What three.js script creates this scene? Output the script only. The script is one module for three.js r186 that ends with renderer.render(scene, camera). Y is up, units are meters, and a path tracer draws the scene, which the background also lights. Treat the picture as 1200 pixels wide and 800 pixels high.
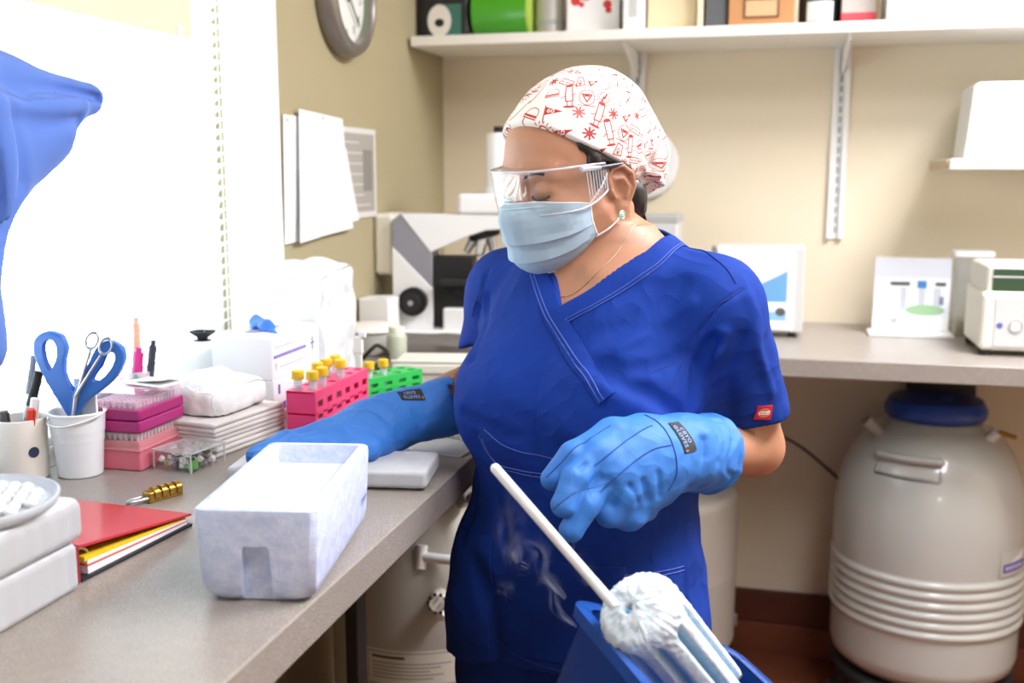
import * as THREE from 'three';
import { RoundedBoxGeometry } from 'three/addons/geometries/RoundedBoxGeometry.js';
import { mergeGeometries, mergeVertices, toCreasedNormals } from 'three/addons/utils/BufferGeometryUtils.js';
import { ImprovedNoise } from 'three/addons/math/ImprovedNoise.js';
import { RectAreaLightUniformsLib } from 'three/addons/lights/RectAreaLightUniformsLib.js';
import * as csg from 'three-bvh-csg';

// ---------------------------------------------------------------- camera, sky, lights, exposure
const scene = new THREE.Scene();
const camera = new THREE.PerspectiveCamera(2 * Math.atan(400 / 1220) * 180 / Math.PI, 1.5, 0.05, 60);
camera.position.set(0, 1.29, 0);
camera.rotation.order = 'YXZ';
camera.rotation.set(-9 * Math.PI / 180, 14.3 * Math.PI / 180, 0);
camera.focus = 1.22;
camera.userData.fStop = 4.2;
scene.add(camera);
scene.background = new THREE.Color(0.96, 0.99, 1.06);      // bright overcast sky beyond the window
scene.backgroundIntensity = 8;
const renderer = new THREE.WebGLRenderer({ antialias: true });
renderer.toneMapping = THREE.LinearToneMapping;
renderer.toneMappingExposure = 1.17;
renderer.shadowMap.enabled = true;
RectAreaLightUniformsLib.init();
const TROFFER = 26;                                       // radiance of the ceiling panels

// ---------------------------------------------------------------- helpers
const V = (x, y, z) => new THREE.Vector3(x, y, z);
const R = (d) => d * Math.PI / 180;
let seedState = 7;
const rnd = () => { seedState = (seedState * 16807) % 2147483647; return seedState / 2147483647; };
const rr = (a, b) => a + (b - a) * rnd();
const noiseGen = new ImprovedNoise();
const noise = (x, y, z = 0) => noiseGen.noise(x, y, z);
const taken = new Set();
function numbered(name) {
  if (!taken.has(name)) { taken.add(name); return name; }
  let k = 1, n;
  do { n = name + '_' + String(k++).padStart(3, '0'); } while (taken.has(n));
  taken.add(n);
  return n;
}
function tag(o, label, category, group, kind) {
  if (label) o.userData.label = label;
  if (category) o.userData.category = category;
  if (group) o.userData.group = group;
  if (kind) o.userData.kind = kind;
  return o;
}
function thing(name, label, category, pos = [0, 0, 0], turn = 0, group) {
  const o = new THREE.Group();
  o.name = numbered(name);
  o.position.set(...pos);
  o.rotation.y = R(turn);
  scene.add(o);
  return tag(o, label, category, group);
}
function part(name, geo, material, parent = scene) {
  if (Array.isArray(geo)) geo = join(geo);
  const m = new THREE.Mesh(geo, material);
  m.name = parent === scene ? numbered(name) : name;
  m.castShadow = m.receiveShadow = true;
  parent.add(m);
  return m;
}
function struct(name, geo, material) { return tag(part(name, geo, material), null, null, null, 'structure'); }
function join(list) {
  return mergeGeometries(list.map((g) => {
    const n = g.index ? g.toNonIndexed() : g;
    for (const k of Object.keys(n.attributes)) if (!['position', 'normal', 'uv'].includes(k)) n.deleteAttribute(k);
    if (!n.attributes.uv) n.setAttribute('uv', new THREE.BufferAttribute(new Float32Array(n.attributes.position.count * 2), 2));
    return n;
  }));
}
// uv in metres, each face by the axis it points along
function metreUV(g, k = 1) {
  const n = g.index ? g.toNonIndexed() : g;
  const p = n.attributes.position, q = n.attributes.normal, uv = new Float32Array(p.count * 2);
  for (let i = 0; i < p.count; i++) {
    const ax = Math.abs(q.getX(i)), ay = Math.abs(q.getY(i)), az = Math.abs(q.getZ(i));
    let u, v;
    if (ay >= ax && ay >= az) { u = p.getX(i); v = p.getZ(i); } else if (ax >= az) { u = p.getZ(i); v = p.getY(i); } else { u = p.getX(i); v = p.getY(i); }
    uv[2 * i] = u * k; uv[2 * i + 1] = v * k;
  }
  n.setAttribute('uv', new THREE.BufferAttribute(uv, 2));
  return n;
}
// uv in metres, wound round an axis; the cut lies on the side away from 'front'
function wrapUV(g, o, axis, front, r) {
  const A = V(...axis).normalize(), F = V(...front); F.addScaledVector(A, -F.dot(A)).normalize();
  const B = A.clone().cross(F), p = g.attributes.position, uv = new Float32Array(p.count * 2), q = V(0, 0, 0);
  for (let i = 0; i < p.count; i++) { q.fromBufferAttribute(p, i).sub(V(...o)); uv[2 * i] = Math.atan2(q.dot(B), q.dot(F)) * r; uv[2 * i + 1] = q.dot(A); }
  g.setAttribute('uv', new THREE.BufferAttribute(uv, 2));
  return g;
}
const at = (g, x = 0, y = 0, z = 0) => g.translate(x, y, z);
const turnY = (g, d) => g.rotateY(R(d));
// box standing on y = 0 of its own axes unless moved
function box(w, h, d, r = 0.002, x = 0, y = 0, z = 0, seg = 2) {
  const g = r > 0 ? new RoundedBoxGeometry(w, h, d, seg, Math.min(r, w / 2.01, h / 2.01, d / 2.01)) : new THREE.BoxGeometry(w, h, d);
  return g.translate(x, y + h / 2, z);
}
const cyl = (r0, r1, h, x = 0, y = 0, z = 0, seg = 32) => new THREE.CylinderGeometry(r1, r0, h, seg).translate(x, y + h / 2, z);
const lathe = (pts, seg = 48) => new THREE.LatheGeometry(pts.map((p) => new THREE.Vector2(p[0], p[1])), seg);
const ball = (r, x, y, z, sx = 1, sy = 1, sz = 1, n = 20) => new THREE.SphereGeometry(r, n, Math.round(n * 0.7)).scale(sx, sy, sz).translate(x, y, z);
function tube(pts, r, seg = 40, rad = 8, closed = false) {
  return new THREE.TubeGeometry(new THREE.CatmullRomCurve3(pts.map((p) => V(...p)), closed), seg, r, rad, closed);
}
function rod(a, b, r0, r1 = r0, seg = 12) {
  const A = V(...a), B = V(...b), d = B.clone().sub(A), g = new THREE.CylinderGeometry(r1, r0, d.length(), seg);
  g.applyQuaternion(new THREE.Quaternion().setFromUnitVectors(V(0, 1, 0), d.clone().normalize()));
  return g.translate((A.x + B.x) / 2, (A.y + B.y) / 2, (A.z + B.z) / 2);
}
function ext(pts, depth, bevel = 0, holes = []) {
  const s = new THREE.Shape(pts.map((p) => new THREE.Vector2(p[0], p[1])));
  for (const h of holes) s.holes.push(new THREE.Path(h.map((p) => new THREE.Vector2(p[0], p[1]))));
  return new THREE.ExtrudeGeometry(s, { depth, bevelEnabled: bevel > 0, bevelThickness: bevel, bevelSize: bevel, bevelSegments: 2, curveSegments: 16 });
}
function roundRect(w, h, r, n = 6, cx = 0, cy = 0) {
  const pts = [];
  for (let q = 0; q < 4; q++) {
    const x = cx + (q === 0 || q === 3 ? 1 : -1) * (w / 2 - r), y = cy + (q < 2 ? 1 : -1) * (h / 2 - r);
    for (let k = 0; k <= n; k++) { const a = (q + k / n) * Math.PI / 2; pts.push([x + r * Math.cos(a), y + r * Math.sin(a)]); }
  }
  return pts;
}
// skin a list of rings (each an array of [x, y, z], the same count) into a closed-sided surface
function skin(rings, closed = true, capA = false, capB = false) {
  const n = rings[0].length, pos = [], idx = [], uv = [];
  rings.forEach((r, j) => r.forEach((p, i) => { pos.push(...p); uv.push(i / n, j / (rings.length - 1)); }));
  const m = closed ? n : n - 1;
  for (let j = 0; j + 1 < rings.length; j++) for (let i = 0; i < m; i++) {
    const a = j * n + i, b = j * n + (i + 1) % n, c = a + n, d = b + n;
    idx.push(a, b, d, a, d, c);
  }
  for (const [on, j] of [[capA, 0], [capB, rings.length - 1]]) if (on) {
    const c = [0, 0, 0]; rings[j].forEach((p) => p.forEach((v, k) => { c[k] += v / n; }));
    const k = pos.length / 3; pos.push(...c); uv.push(0.5, 0.5);
    for (let i = 0; i < n; i++) { const a = j * n + i, b = j * n + (i + 1) % n; if (j) idx.push(a, b, k); else idx.push(b, a, k); }
  }
  const g = new THREE.BufferGeometry();
  g.setAttribute('position', new THREE.Float32BufferAttribute(pos, 3));
  g.setAttribute('uv', new THREE.Float32BufferAttribute(uv, 2));
  g.setIndex(idx); g.computeVertexNormals();
  return g;
}
function canvasTex(w, h, draw, color = true) {
  const c = document.createElement('canvas'); c.width = w; c.height = h;
  const x = c.getContext('2d'); draw(x, w, h);
  const t = new THREE.CanvasTexture(c);
  if (color) t.colorSpace = THREE.SRGBColorSpace;
  t.wrapS = t.wrapT = THREE.RepeatWrapping;
  return t;
}
// a tileable height/colour field as a DataTexture; f(u, v) returns 0..1 or [r, g, b]
function fieldTex(n, f, repeat = 1, color = false) {
  const d = new Uint8Array(n * n * 4);
  for (let y = 0; y < n; y++) for (let x = 0; x < n; x++) {
    const v = f(x / n, y / n), o = (y * n + x) * 4;
    for (let c = 0; c < 3; c++) d[o + c] = Math.max(0, Math.min(255, 255 * (Array.isArray(v) ? v[c] : v)));
    d[o + 3] = 255;
  }
  const t = new THREE.DataTexture(d, n, n);
  t.magFilter = t.minFilter = THREE.LinearFilter;
  t.wrapS = t.wrapT = THREE.RepeatWrapping; t.repeat.set(repeat, repeat);
  if (color) t.colorSpace = THREE.SRGBColorSpace;
  t.needsUpdate = true;
  return t;
}
// noise that tiles over the unit square
function tileNoise(u, v, f, z = 0) {
  const a = noise(u * f, v * f, z), b = noise((u - 1) * f, v * f, z), c = noise(u * f, (v - 1) * f, z), d = noise((u - 1) * f, (v - 1) * f, z);
  return (a * (1 - u) + b * u) * (1 - v) + (c * (1 - u) + d * u) * v;
}
const S = (color, roughness = 0.6, more = {}) => new THREE.MeshStandardMaterial({ color, roughness, ...more });
const P = (color, roughness = 0.4, more = {}) => new THREE.MeshPhysicalMaterial({ color, roughness, ...more });

// ---------------------------------------------------------------- materials
const paintBump = fieldTex(256, (u, v) => 0.5 + 0.35 * tileNoise(u, v, 40) + 0.2 * tileNoise(u, v, 90, 3), 3);
const speckle = fieldTex(512, (u, v) => {
  const a = tileNoise(u, v, 90, 1), b = tileNoise(u, v, 150, 5), c = tileNoise(u, v, 14, 9), s = 0.03 * c + 0.11 * a + 0.09 * b;
  const w = b > 0.34 ? 0.14 : 0;
  return [0.60 + s + w, 0.565 + s + w, 0.53 + s + w];
}, 5, true);
const grain = fieldTex(512, (u, v) => {
  const g = tileNoise(u * 0.999, v, 5, 2), s = tileNoise(u, (v * 9) % 1, 24, 4), k = 0.06 * g + 0.05 * s;
  return [0.52 + k, 0.31 + k * 0.8, 0.21 + k * 0.6];
}, 1.4, true);
const beadBump = fieldTex(512, (() => {
  const pts = []; for (let i = 0; i < 900; i++) pts.push([rnd(), rnd()]);
  const N = 24, cells = Array.from({ length: N * N }, () => []);
  pts.forEach((p) => cells[Math.floor(p[1] * N) * N + Math.floor(p[0] * N)].push(p));
  return (u, v) => {
    const ci = Math.floor(u * N), cj = Math.floor(v * N); let a = 9, b = 9;
    for (let j = -1; j <= 1; j++) for (let i = -1; i <= 1; i++) for (const p of cells[((cj + j + N) % N) * N + (ci + i + N) % N]) {
      let dx = Math.abs(p[0] - u), dy = Math.abs(p[1] - v); dx = Math.min(dx, 1 - dx); dy = Math.min(dy, 1 - dy);
      const d = Math.hypot(dx, dy); if (d < a) { b = a; a = d; } else if (d < b) b = d;
    }
    return Math.min(1, 0.25 + (b - a) * 30);
  };
})(), 14);
const marble = fieldTex(256, (u, v) => { const k = Math.max(0, Math.min(1, 0.45 + 1.1 * tileNoise(u, v, 9, 2) + 0.8 * tileNoise(u, v, 24, 6))); return [0.755 + 0.1 * k, 0.80 + 0.085 * k, 0.935 + 0.05 * k]; }, 8, true);
const fineCloth = fieldTex(256, (u, v) => 0.5 + 0.28 * Math.sin((u * 64 + v * 64) * 2 * Math.PI) + 0.25 * tileNoise(u, v, 50), 10);
const wornCloth = fieldTex(512, (u, v) => { const r = 1 - Math.abs(tileNoise(u, v, 3, 7)) * 1.6, q = 1 - Math.abs(tileNoise(u, v, 7, 2)) * 1.8; return 0.05 + 0.5 * r * r + 0.28 * q * q + 0.03 * Math.sin((u * 128 + v * 128) * 2 * Math.PI) + 0.03 * tileNoise(u, v, 100); }, 5);
const softCloth = fieldTex(256, (u, v) => 0.5 + 0.3 * tileNoise(u, v, 30) + 0.25 * tileNoise(u, v, 80, 2), 8);
const crinkle = fieldTex(256, (u, v) => 1 - 2.2 * Math.abs(tileNoise(u, v, 6)) + 0.25 * tileNoise(u, v, 30, 3), 4);
const M = {
  wall: S('#eaddc3', 0.85, { bumpMap: paintBump, bumpScale: 0.0006 }),
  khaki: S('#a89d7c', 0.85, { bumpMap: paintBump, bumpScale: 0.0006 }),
  ceiling: S('#efece4', 0.9),
  counter: P('#ffffff', 0.34, { map: speckle, clearcoat: 0.15, clearcoatRoughness: 0.3 }),
  plank: S('#f2ddd0', 0.5, { map: grain }), plank2: S('#d9bfae', 0.5, { map: grain }),
  base: S('#a8887a', 0.55, { map: grain }),
  white: S('#eeeeec', 0.5), whiteGloss: P('#f1f1ef', 0.25, { clearcoat: 0.4 }), paper: S('#f1f0ee', 0.85), offWhite: S('#e4e0d4', 0.55),
  vinyl: S('#f2f3f3', 0.45), shelf: S('#f0ede4', 0.45),
  grey: S('#a9a9a6', 0.5), lightGrey: S('#c9c9c6', 0.5), darkGrey: S('#4b4a48', 0.6), black: S('#151515', 0.5), rubber: S('#1c1c1d', 0.75),
  steel: S('#c9cbcd', 0.28, { metalness: 0.95 }), dullSteel: S('#9b9a98', 0.42, { metalness: 0.8 }), brass: S('#b08c3f', 0.3, { metalness: 0.9 }),
  foam: S('#fafbfd', 0.75, { bumpMap: beadBump, bumpScale: 0.0006 }), foamBlue: S('#ffffff', 0.7, { map: marble, bumpMap: beadBump, bumpScale: 0.0003 }),
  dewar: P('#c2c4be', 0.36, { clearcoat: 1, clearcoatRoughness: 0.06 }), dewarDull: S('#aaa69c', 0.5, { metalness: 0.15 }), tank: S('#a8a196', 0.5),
  lidBlue: P('#1d46a0', 0.42, { clearcoat: 0.2 }),
  clear: P('#ffffff', 0.06, { transmission: 1, thickness: 0, ior: 1.45 }), clearFrost: P('#fdfdfd', 0.35, { transmission: 0.85, thickness: 0, ior: 1.45 }),
  glass: P('#f4fbf8', 0.02, { transmission: 1, thickness: 0 }),
  green: S('#4da32a', 0.4), teal: S('#18869b', 0.4),
};

// ---------------------------------------------------------------- the room
const W2 = { x0: 0.45, x1: 0.9, y0: 1.4, y1: 1.8 };
const WX = -0.91, BZ = -2.8, RX = 2.3, FZ = 1.6, CY = 2.45, OP = { z0: -1.777, z1: -0.05, y0: 0.915, y1: 2.0 };
{
  const floor = struct('floor', metreUV(box(RX - WX + 0.3, 0.1, FZ - BZ + 0.3, 0, (RX + WX) / 2, -0.112, (FZ + BZ) / 2)), M.base);
  const pw = 0.182;
  const lens = [1.3, 1.05, 0.86];
  const variants = lens.map((l) => metreUV(box(l - 0.003, 0.012, pw - 0.003, 0.0015)));
  let row = 0;
  for (let z = BZ + pw / 2; z < FZ; z += pw, row++) {
    let x = WX, k = row;
    while (x < RX) {
      const v = k++ % 3, l = lens[v];
      const p = part('plank', variants[v], (row * 7 + k * 3) % 5 < 2 ? M.plank2 : M.plank, floor);
      p.position.set(x + l / 2, -0.012, z); x += l;
    }
  }
}
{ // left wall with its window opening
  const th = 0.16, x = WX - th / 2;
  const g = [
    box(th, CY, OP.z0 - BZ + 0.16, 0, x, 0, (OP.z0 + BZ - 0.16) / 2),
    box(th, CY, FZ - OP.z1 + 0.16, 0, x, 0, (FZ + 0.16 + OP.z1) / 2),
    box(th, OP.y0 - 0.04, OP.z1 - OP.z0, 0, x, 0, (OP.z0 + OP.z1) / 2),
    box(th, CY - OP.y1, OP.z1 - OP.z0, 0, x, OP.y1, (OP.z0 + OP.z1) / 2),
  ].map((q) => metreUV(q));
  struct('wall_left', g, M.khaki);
  struct('wall_back', metreUV(box(RX - WX, CY, 0.16, 0, (RX + WX) / 2, 0, BZ - 0.08)), M.wall);
  struct('wall_right', metreUV(box(0.16, CY, FZ - BZ + 0.32, 0, RX + 0.08, 0, (FZ + BZ) / 2)), M.wall);
  struct('wall_front', [box(W2.x0 - WX, CY, 0.16, 0, (W2.x0 + WX) / 2, 0, FZ + 0.08), box(RX - W2.x1, CY, 0.16, 0, (RX + W2.x1) / 2, 0, FZ + 0.08), box(W2.x1 - W2.x0, W2.y0, 0.16, 0, (W2.x0 + W2.x1) / 2, 0, FZ + 0.08), box(W2.x1 - W2.x0, CY - W2.y1, 0.16, 0, (W2.x0 + W2.x1) / 2, W2.y1, FZ + 0.08)].map((q) => metreUV(q)), M.wall);
  struct('ceiling', metreUV(box(RX - WX + 0.32, 0.12, FZ - BZ + 0.32, 0, (RX + WX) / 2, CY, (FZ + BZ) / 2)), M.ceiling);
  // brown two-step boards along the back and the left wall
  const bb = struct('baseboard_back', metreUV(box(RX - WX, 0.083, 0.022, 0.002, (RX + WX) / 2, 0, BZ + 0.011)), M.plank2);
  part('top_board', metreUV(box(RX - WX, 0.09, 0.015, 0.003, (RX + WX) / 2, 0.084, BZ + 0.0075)), M.base, bb);
  struct('baseboard_left', metreUV(box(0.015, 0.17, FZ - BZ - 0.03, 0.003, WX + 0.0075, 0, (FZ + BZ) / 2)), M.base);
}
{ // window: lining, frame, glass
  const w = new THREE.Group(); w.name = 'window_1'; scene.add(w); tag(w, null, null, null, 'structure');
  const zc = (OP.z0 + OP.z1) / 2, zl = OP.z1 - OP.z0, yl = OP.y1 - OP.y0;
  part('lining', [
    box(0.095, yl, 0.006, 0.001, WX - 0.045, OP.y0, OP.z0 + 0.003), box(0.095, yl, 0.006, 0.001, WX - 0.045, OP.y0, OP.z1 - 0.003),
    box(0.095, 0.006, zl, 0.001, WX - 0.045, OP.y1 - 0.006, zc)], M.vinyl, w);
  part('casing', [box(0.012, yl + 0.02, 0.022, 0.002, WX + 0.006, OP.y0, OP.z0 - 0.004)], M.vinyl, w);
  part('window_frame', [
    box(0.03, 0.05, zl, 0.002, WX - 0.125, OP.y0, zc), box(0.03, 0.05, zl, 0.002, WX - 0.125, OP.y1 - 0.05, zc),
    box(0.03, yl, 0.05, 0.002, WX - 0.125, OP.y0, OP.z0 + 0.025), box(0.03, yl, 0.05, 0.002, WX - 0.125, OP.y0, OP.z1 - 0.025),
    box(0.03, yl, 0.04, 0.002, WX - 0.125, OP.y0, zc)], M.vinyl, w);
  part('pane', box(0.004, yl - 0.08, zl - 0.08, 0, WX - 0.128, OP.y0 + 0.04, zc), M.glass, w);
}
{ // second window, behind the camera: its reflection shows on the glossy vessel
  const w = new THREE.Group(); w.name = 'window_2'; scene.add(w); tag(w, null, null, null, 'structure');
  const xc = (W2.x0 + W2.x1) / 2, xl = W2.x1 - W2.x0, yl = W2.y1 - W2.y0, z = FZ + 0.1;
  part('window_frame', [box(xl, 0.05, 0.04, 0.002, xc, W2.y0, z), box(xl, 0.05, 0.04, 0.002, xc, W2.y1 - 0.05, z), box(0.05, yl, 0.04, 0.002, W2.x0 + 0.025, W2.y0, z), box(0.05, yl, 0.04, 0.002, W2.x1 - 0.025, W2.y0, z)], M.vinyl, w);
  part('pane', box(xl - 0.08, yl - 0.08, 0.004, 0, xc, W2.y0 + 0.04, z), M.glass, w);
}
{ // horizontal blind
  const t = thing('window_blind', 'white horizontal slat blind hanging in the bright window', 'blind', [WX - 0.062, OP.y0, (OP.z0 + OP.z1) / 2]);
  const zl = OP.z1 - OP.z0 - 0.14, slatM = P('#f4f5f6', 0.5, { transmission: 0.35, thickness: 0 });
  const slat = new THREE.BoxGeometry(0.0245, 0.0012, zl, 4, 1, 1);
  { const p = slat.attributes.position; for (let i = 0; i < p.count; i++) p.setY(i, p.getY(i) + 0.0022 * Math.cos(p.getX(i) * 120)); slat.computeVertexNormals(); }
  slat.rotateZ(R(28));
  for (let k = 0; k < 51; k++) { const s = part('slat', slat, slatM, t); s.position.set(0, 0.035 + k * 0.0198, 0); }
  part('bottom_rail', box(0.026, 0.014, zl, 0.003, 0, 0.008, 0), M.vinyl, t);
  part('head_rail', box(0.03, 0.035, zl + 0.01, 0.003, 0, 1.045, 0), M.vinyl, t);
  for (const z of [-0.77, -0.62, 0.1, 0.7]) part('cord', rod([0.013, 0.02, z], [0.013, 1.05, z], 0.0009), M.white, t);
}
{
  const t = thing('blind_cover_board', 'cream board covering the upper part of the window blind', 'board', [WX - 0.036, 1.512, -1.58]);
  part('board', [box(0.006, 0.48, 1.2, 0.001, 0, 0, 0.6)], S('#e9dcc0', 0.8), t);
  part('clip', [box(0.012, 0.02, 0.012, 0.002, 0, -0.004, 0.04)], M.white, t);
}
// worktops: an L of two continuous laminate slabs on the walls, legs and a support panel below
{
  const t = thing('window_worktop', 'long speckled taupe worktop running below the bright window', 'worktop', [0, 0.875, 0]);
  part('slab', metreUV(box(-0.39 - WX, 0.04, FZ - BZ - 0.02, 0.0025, (-0.39 + WX) / 2, 0, (FZ + BZ) / 2)), M.counter, t);
  part('sill_slab', metreUV(box(0.11, 0.04, OP.z1 - OP.z0 - 0.006, 0.0015, WX - 0.056, 0, (OP.z0 + OP.z1) / 2)), M.counter, t);
  part('leg', box(0.02, 0.872, 0.04, 0.003, -0.612, -0.875, -1.42), M.black, t);
  part('leg', box(0.04, 0.872, 0.04, 0.003, -0.475, -0.875, 0.3), M.black, t);
}
{
  const t = thing('back_worktop', 'speckled taupe worktop along the cream back wall beside the person', 'worktop', [0, 0.875, 0]);
  part('slab', metreUV(box(RX + 0.386, 0.04, -2.222 - BZ, 0.0025, (RX - 0.39) / 2, 0, (-2.222 + BZ) / 2)), M.counter, t);
  part('support_panel', box(0.165, 0.872, 0.02, 0.003, 0.416, -0.875, -2.788), M.black, t);
}
// ceiling light panels
for (const [x, z, k] of [[0.6, -0.6, 0.52], [0.95, -1.75, 1.45]]) {
  const t = thing('ceiling_light', 'white ceiling light panel ' + (z > -1 ? 'over the middle of the room' : 'near the back wall'), 'ceiling light', [x, CY - 0.06, z]);
  const w = 0.6, l = 0.95;
  part('frame', [box(w, 0.06, 0.02, 0.002, 0, 0, -l / 2), box(w, 0.06, 0.02, 0.002, 0, 0, l / 2), box(0.02, 0.06, l, 0.002, -w / 2, 0, 0), box(0.02, 0.06, l, 0.002, w / 2, 0, 0)], M.white, t);
  part('light_diffuser', box(w - 0.03, 0.006, l - 0.03, 0, 0, 0.008, 0), S('#ffffff', 0.5, { emissive: '#f8f8ff', emissiveIntensity: 2.2 }), t);
  const a = new THREE.RectAreaLight('#f6f7ff', TROFFER * k, w - 0.04, l - 0.04);
  a.name = 'ceiling_panel'; a.position.set(0, 0.004, 0); a.rotation.x = -Math.PI / 2;
  t.add(a);
}
// shelves on slotted standards
const SHY = 1.632;
{
  const t = thing('long_wall_shelf', 'long white shelf high on the back wall above the person', 'shelf', [0, SHY - 0.024, BZ]);
  part('board', box(RX - WX - 0.02, 0.024, 0.285, 0.002, (RX + WX) / 2, 0, 0.1435), M.shelf, t);
  for (const x of [-0.372, 0.139, 0.66]) {
    const arm = ext([[0, 0], [0.25, 0], [0.25, -0.012], [0.05, -0.055], [0, -0.06]], 0.004, 0.0005).rotateY(-Math.PI / 2);
    part('bracket', at(arm, x + 0.002, -0.002, 0.014), M.white, t);
    const y0 = x > 0.6 ? -0.5 : x > 0 ? -0.475 : -0.32, st = part('standard', [box(0.013, 1.0, 0.012, 0.001, x - 0.014, y0, 0.008), box(0.013, 1.0, 0.012, 0.001, x + 0.014, y0, 0.008), box(0.03, 1.0, 0.004, 0, x, y0, 0.003)], M.white, t);
    part('slot', Array.from({ length: 18 }, (_, k) => box(0.006, 0.016, 0.002, 0, x, y0 + 0.015 + k * 0.025, 0.0062)), M.grey, st);
  }
}
{
  const t = thing('short_wall_shelf', 'short white shelf at the right end of the back wall', 'shelf', [0.362, 1.306, BZ]);
  part('board', box(0.9, 0.023, 0.3, 0.002, 0.45, 0, 0.151), M.shelf, t);
  part('end_cap', box(0.004, 0.02, 0.27, 0.001, -0.0025, 0.001, 0.14), S('#cdb999', 0.7), t);
  for (const x of [0.3, 0.8]) part('bracket', at(ext([[0, 0], [0.25, 0], [0.25, -0.012], [0.05, -0.055], [0, -0.06]], 0.004).rotateY(-Math.PI / 2), x, -0.001, 0.004), M.white, t);
}

// ---------------------------------------------------------------- things on the window worktop, front to back
const TOP = 0.915;
{ // white foam shipping box at the front
  const t = thing('foam_cooler', 'white foam cooler with an overhanging lid at the front corner of the worktop', 'cooler', [-0.707, TOP, -0.652]);
  part('tub', box(0.196, 0.046, 0.268, 0.008), M.foam, t);
  part('lid', box(0.206, 0.041, 0.278, 0.011, 0, 0.047, 0, 4), M.foam, t);
  const p = thing('bead_tray', 'shallow grey round tray of small white beads on the foam cooler', 'tray', [-0.676, TOP + 0.0885, -0.722], 20);
  part('dish', lathe([[0, 0], [0.072, 0], [0.078, 0.004], [0.08, 0.011], [0.077, 0.012], [0.073, 0.006], [0, 0.005]], 48), S('#c3c8cd', 0.4), p);
  const bead = ball(0.0058, 0, 0, 0, 1, 0.75, 1, 14);
  let k = 0;
  for (let i = -5; i <= 5; i++) for (let j = -5; j <= 5; j++) {
    const x = (i + (j & 1) / 2) * 0.0136, z = j * 0.0126; if (Math.hypot(x, z) > 0.063) continue;
    const b = part('white_bead', bead, M.white, scene); b.position.set(-0.676 + x + rr(-0.0008, 0.0008), TOP + 0.0885 + 0.0094, -0.722 + z + rr(-0.0008, 0.0008));
    tag(b, 'small white bead among the others in the grey tray', 'bead', 'white beads in the grey tray'); k++;
  }
}
{ // red binder, thick at the spine
  const t = thing('red_binder', 'thin red ring binder with yellow and white pages beside the foam cooler', 'binder', [-0.618, TOP, -0.795], -4.5);
  const W = 0.15, Lz = 0.172;
  const wedge = (y0, y1, e0, e1, x0, x1, z0 = 0.003, z1 = Lz) => { // slab whose height runs from (y0..y1) at the spine to (e0..e1) at the far edge
    const r = (z, a, b) => [[x0, a, -z], [x1, a, -z], [x1, b, -z], [x0, b, -z]];
    const zs = [z0, z0 + 0.02, (z0 + z1) / 2, z1], f = (z) => (z - z0) / (z1 - z0), m = (a, b, q) => a + (b - a) * q;
    const g = skin(zs.map((z) => r(z, m(y0, e0, f(z)), m(y1, e1, f(z)))), true, true, true);
    return toCreasedNormals(g, 0.5);
  };
  part('back_cover', wedge(0.0005, 0.0032, 0.0005, 0.003, -W, 0), S('#242226', 0.6), t);
  part('front_cover', wedge(0.034, 0.0366, 0.0118, 0.0142, -W, -0.001), P('#c92e35', 0.32, { clearcoat: 0.3 }), t);
  part('spine', box(W, 0.035, 0.003, 0.001, -W / 2, 0.001, 0), S('#a82730', 0.4), t);
  part('pages', [wedge(0.0035, 0.0115, 0.0032, 0.0066, -W + 0.005, -0.004, 0.016, Lz - 0.004)], M.paper, t);
  part('divider', wedge(0.0118, 0.0128, 0.0067, 0.0072, -W + 0.005, -0.003, 0.014, Lz - 0.003), S('#d8492f', 0.6), t);
  part('pages', [wedge(0.013, 0.017, 0.0073, 0.009, -W + 0.005, -0.004, 0.016, Lz - 0.004)], M.paper, t);
  part('yellow_sheets', wedge(0.0172, 0.0215, 0.0091, 0.0112, -W + 0.005, -0.004, 0.012, Lz - 0.006), S('#e8c81d', 0.6), t);
  part('ring', new THREE.TorusGeometry(0.012, 0.0016, 8, 28).rotateY(Math.PI / 2).translate(-0.012, 0.0165, -0.014), M.steel, t);
  part('ring', new THREE.TorusGeometry(0.012, 0.0016, 8, 28).rotateY(Math.PI / 2).translate(-0.075, 0.0165, -0.014), M.steel, t);
}
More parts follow.
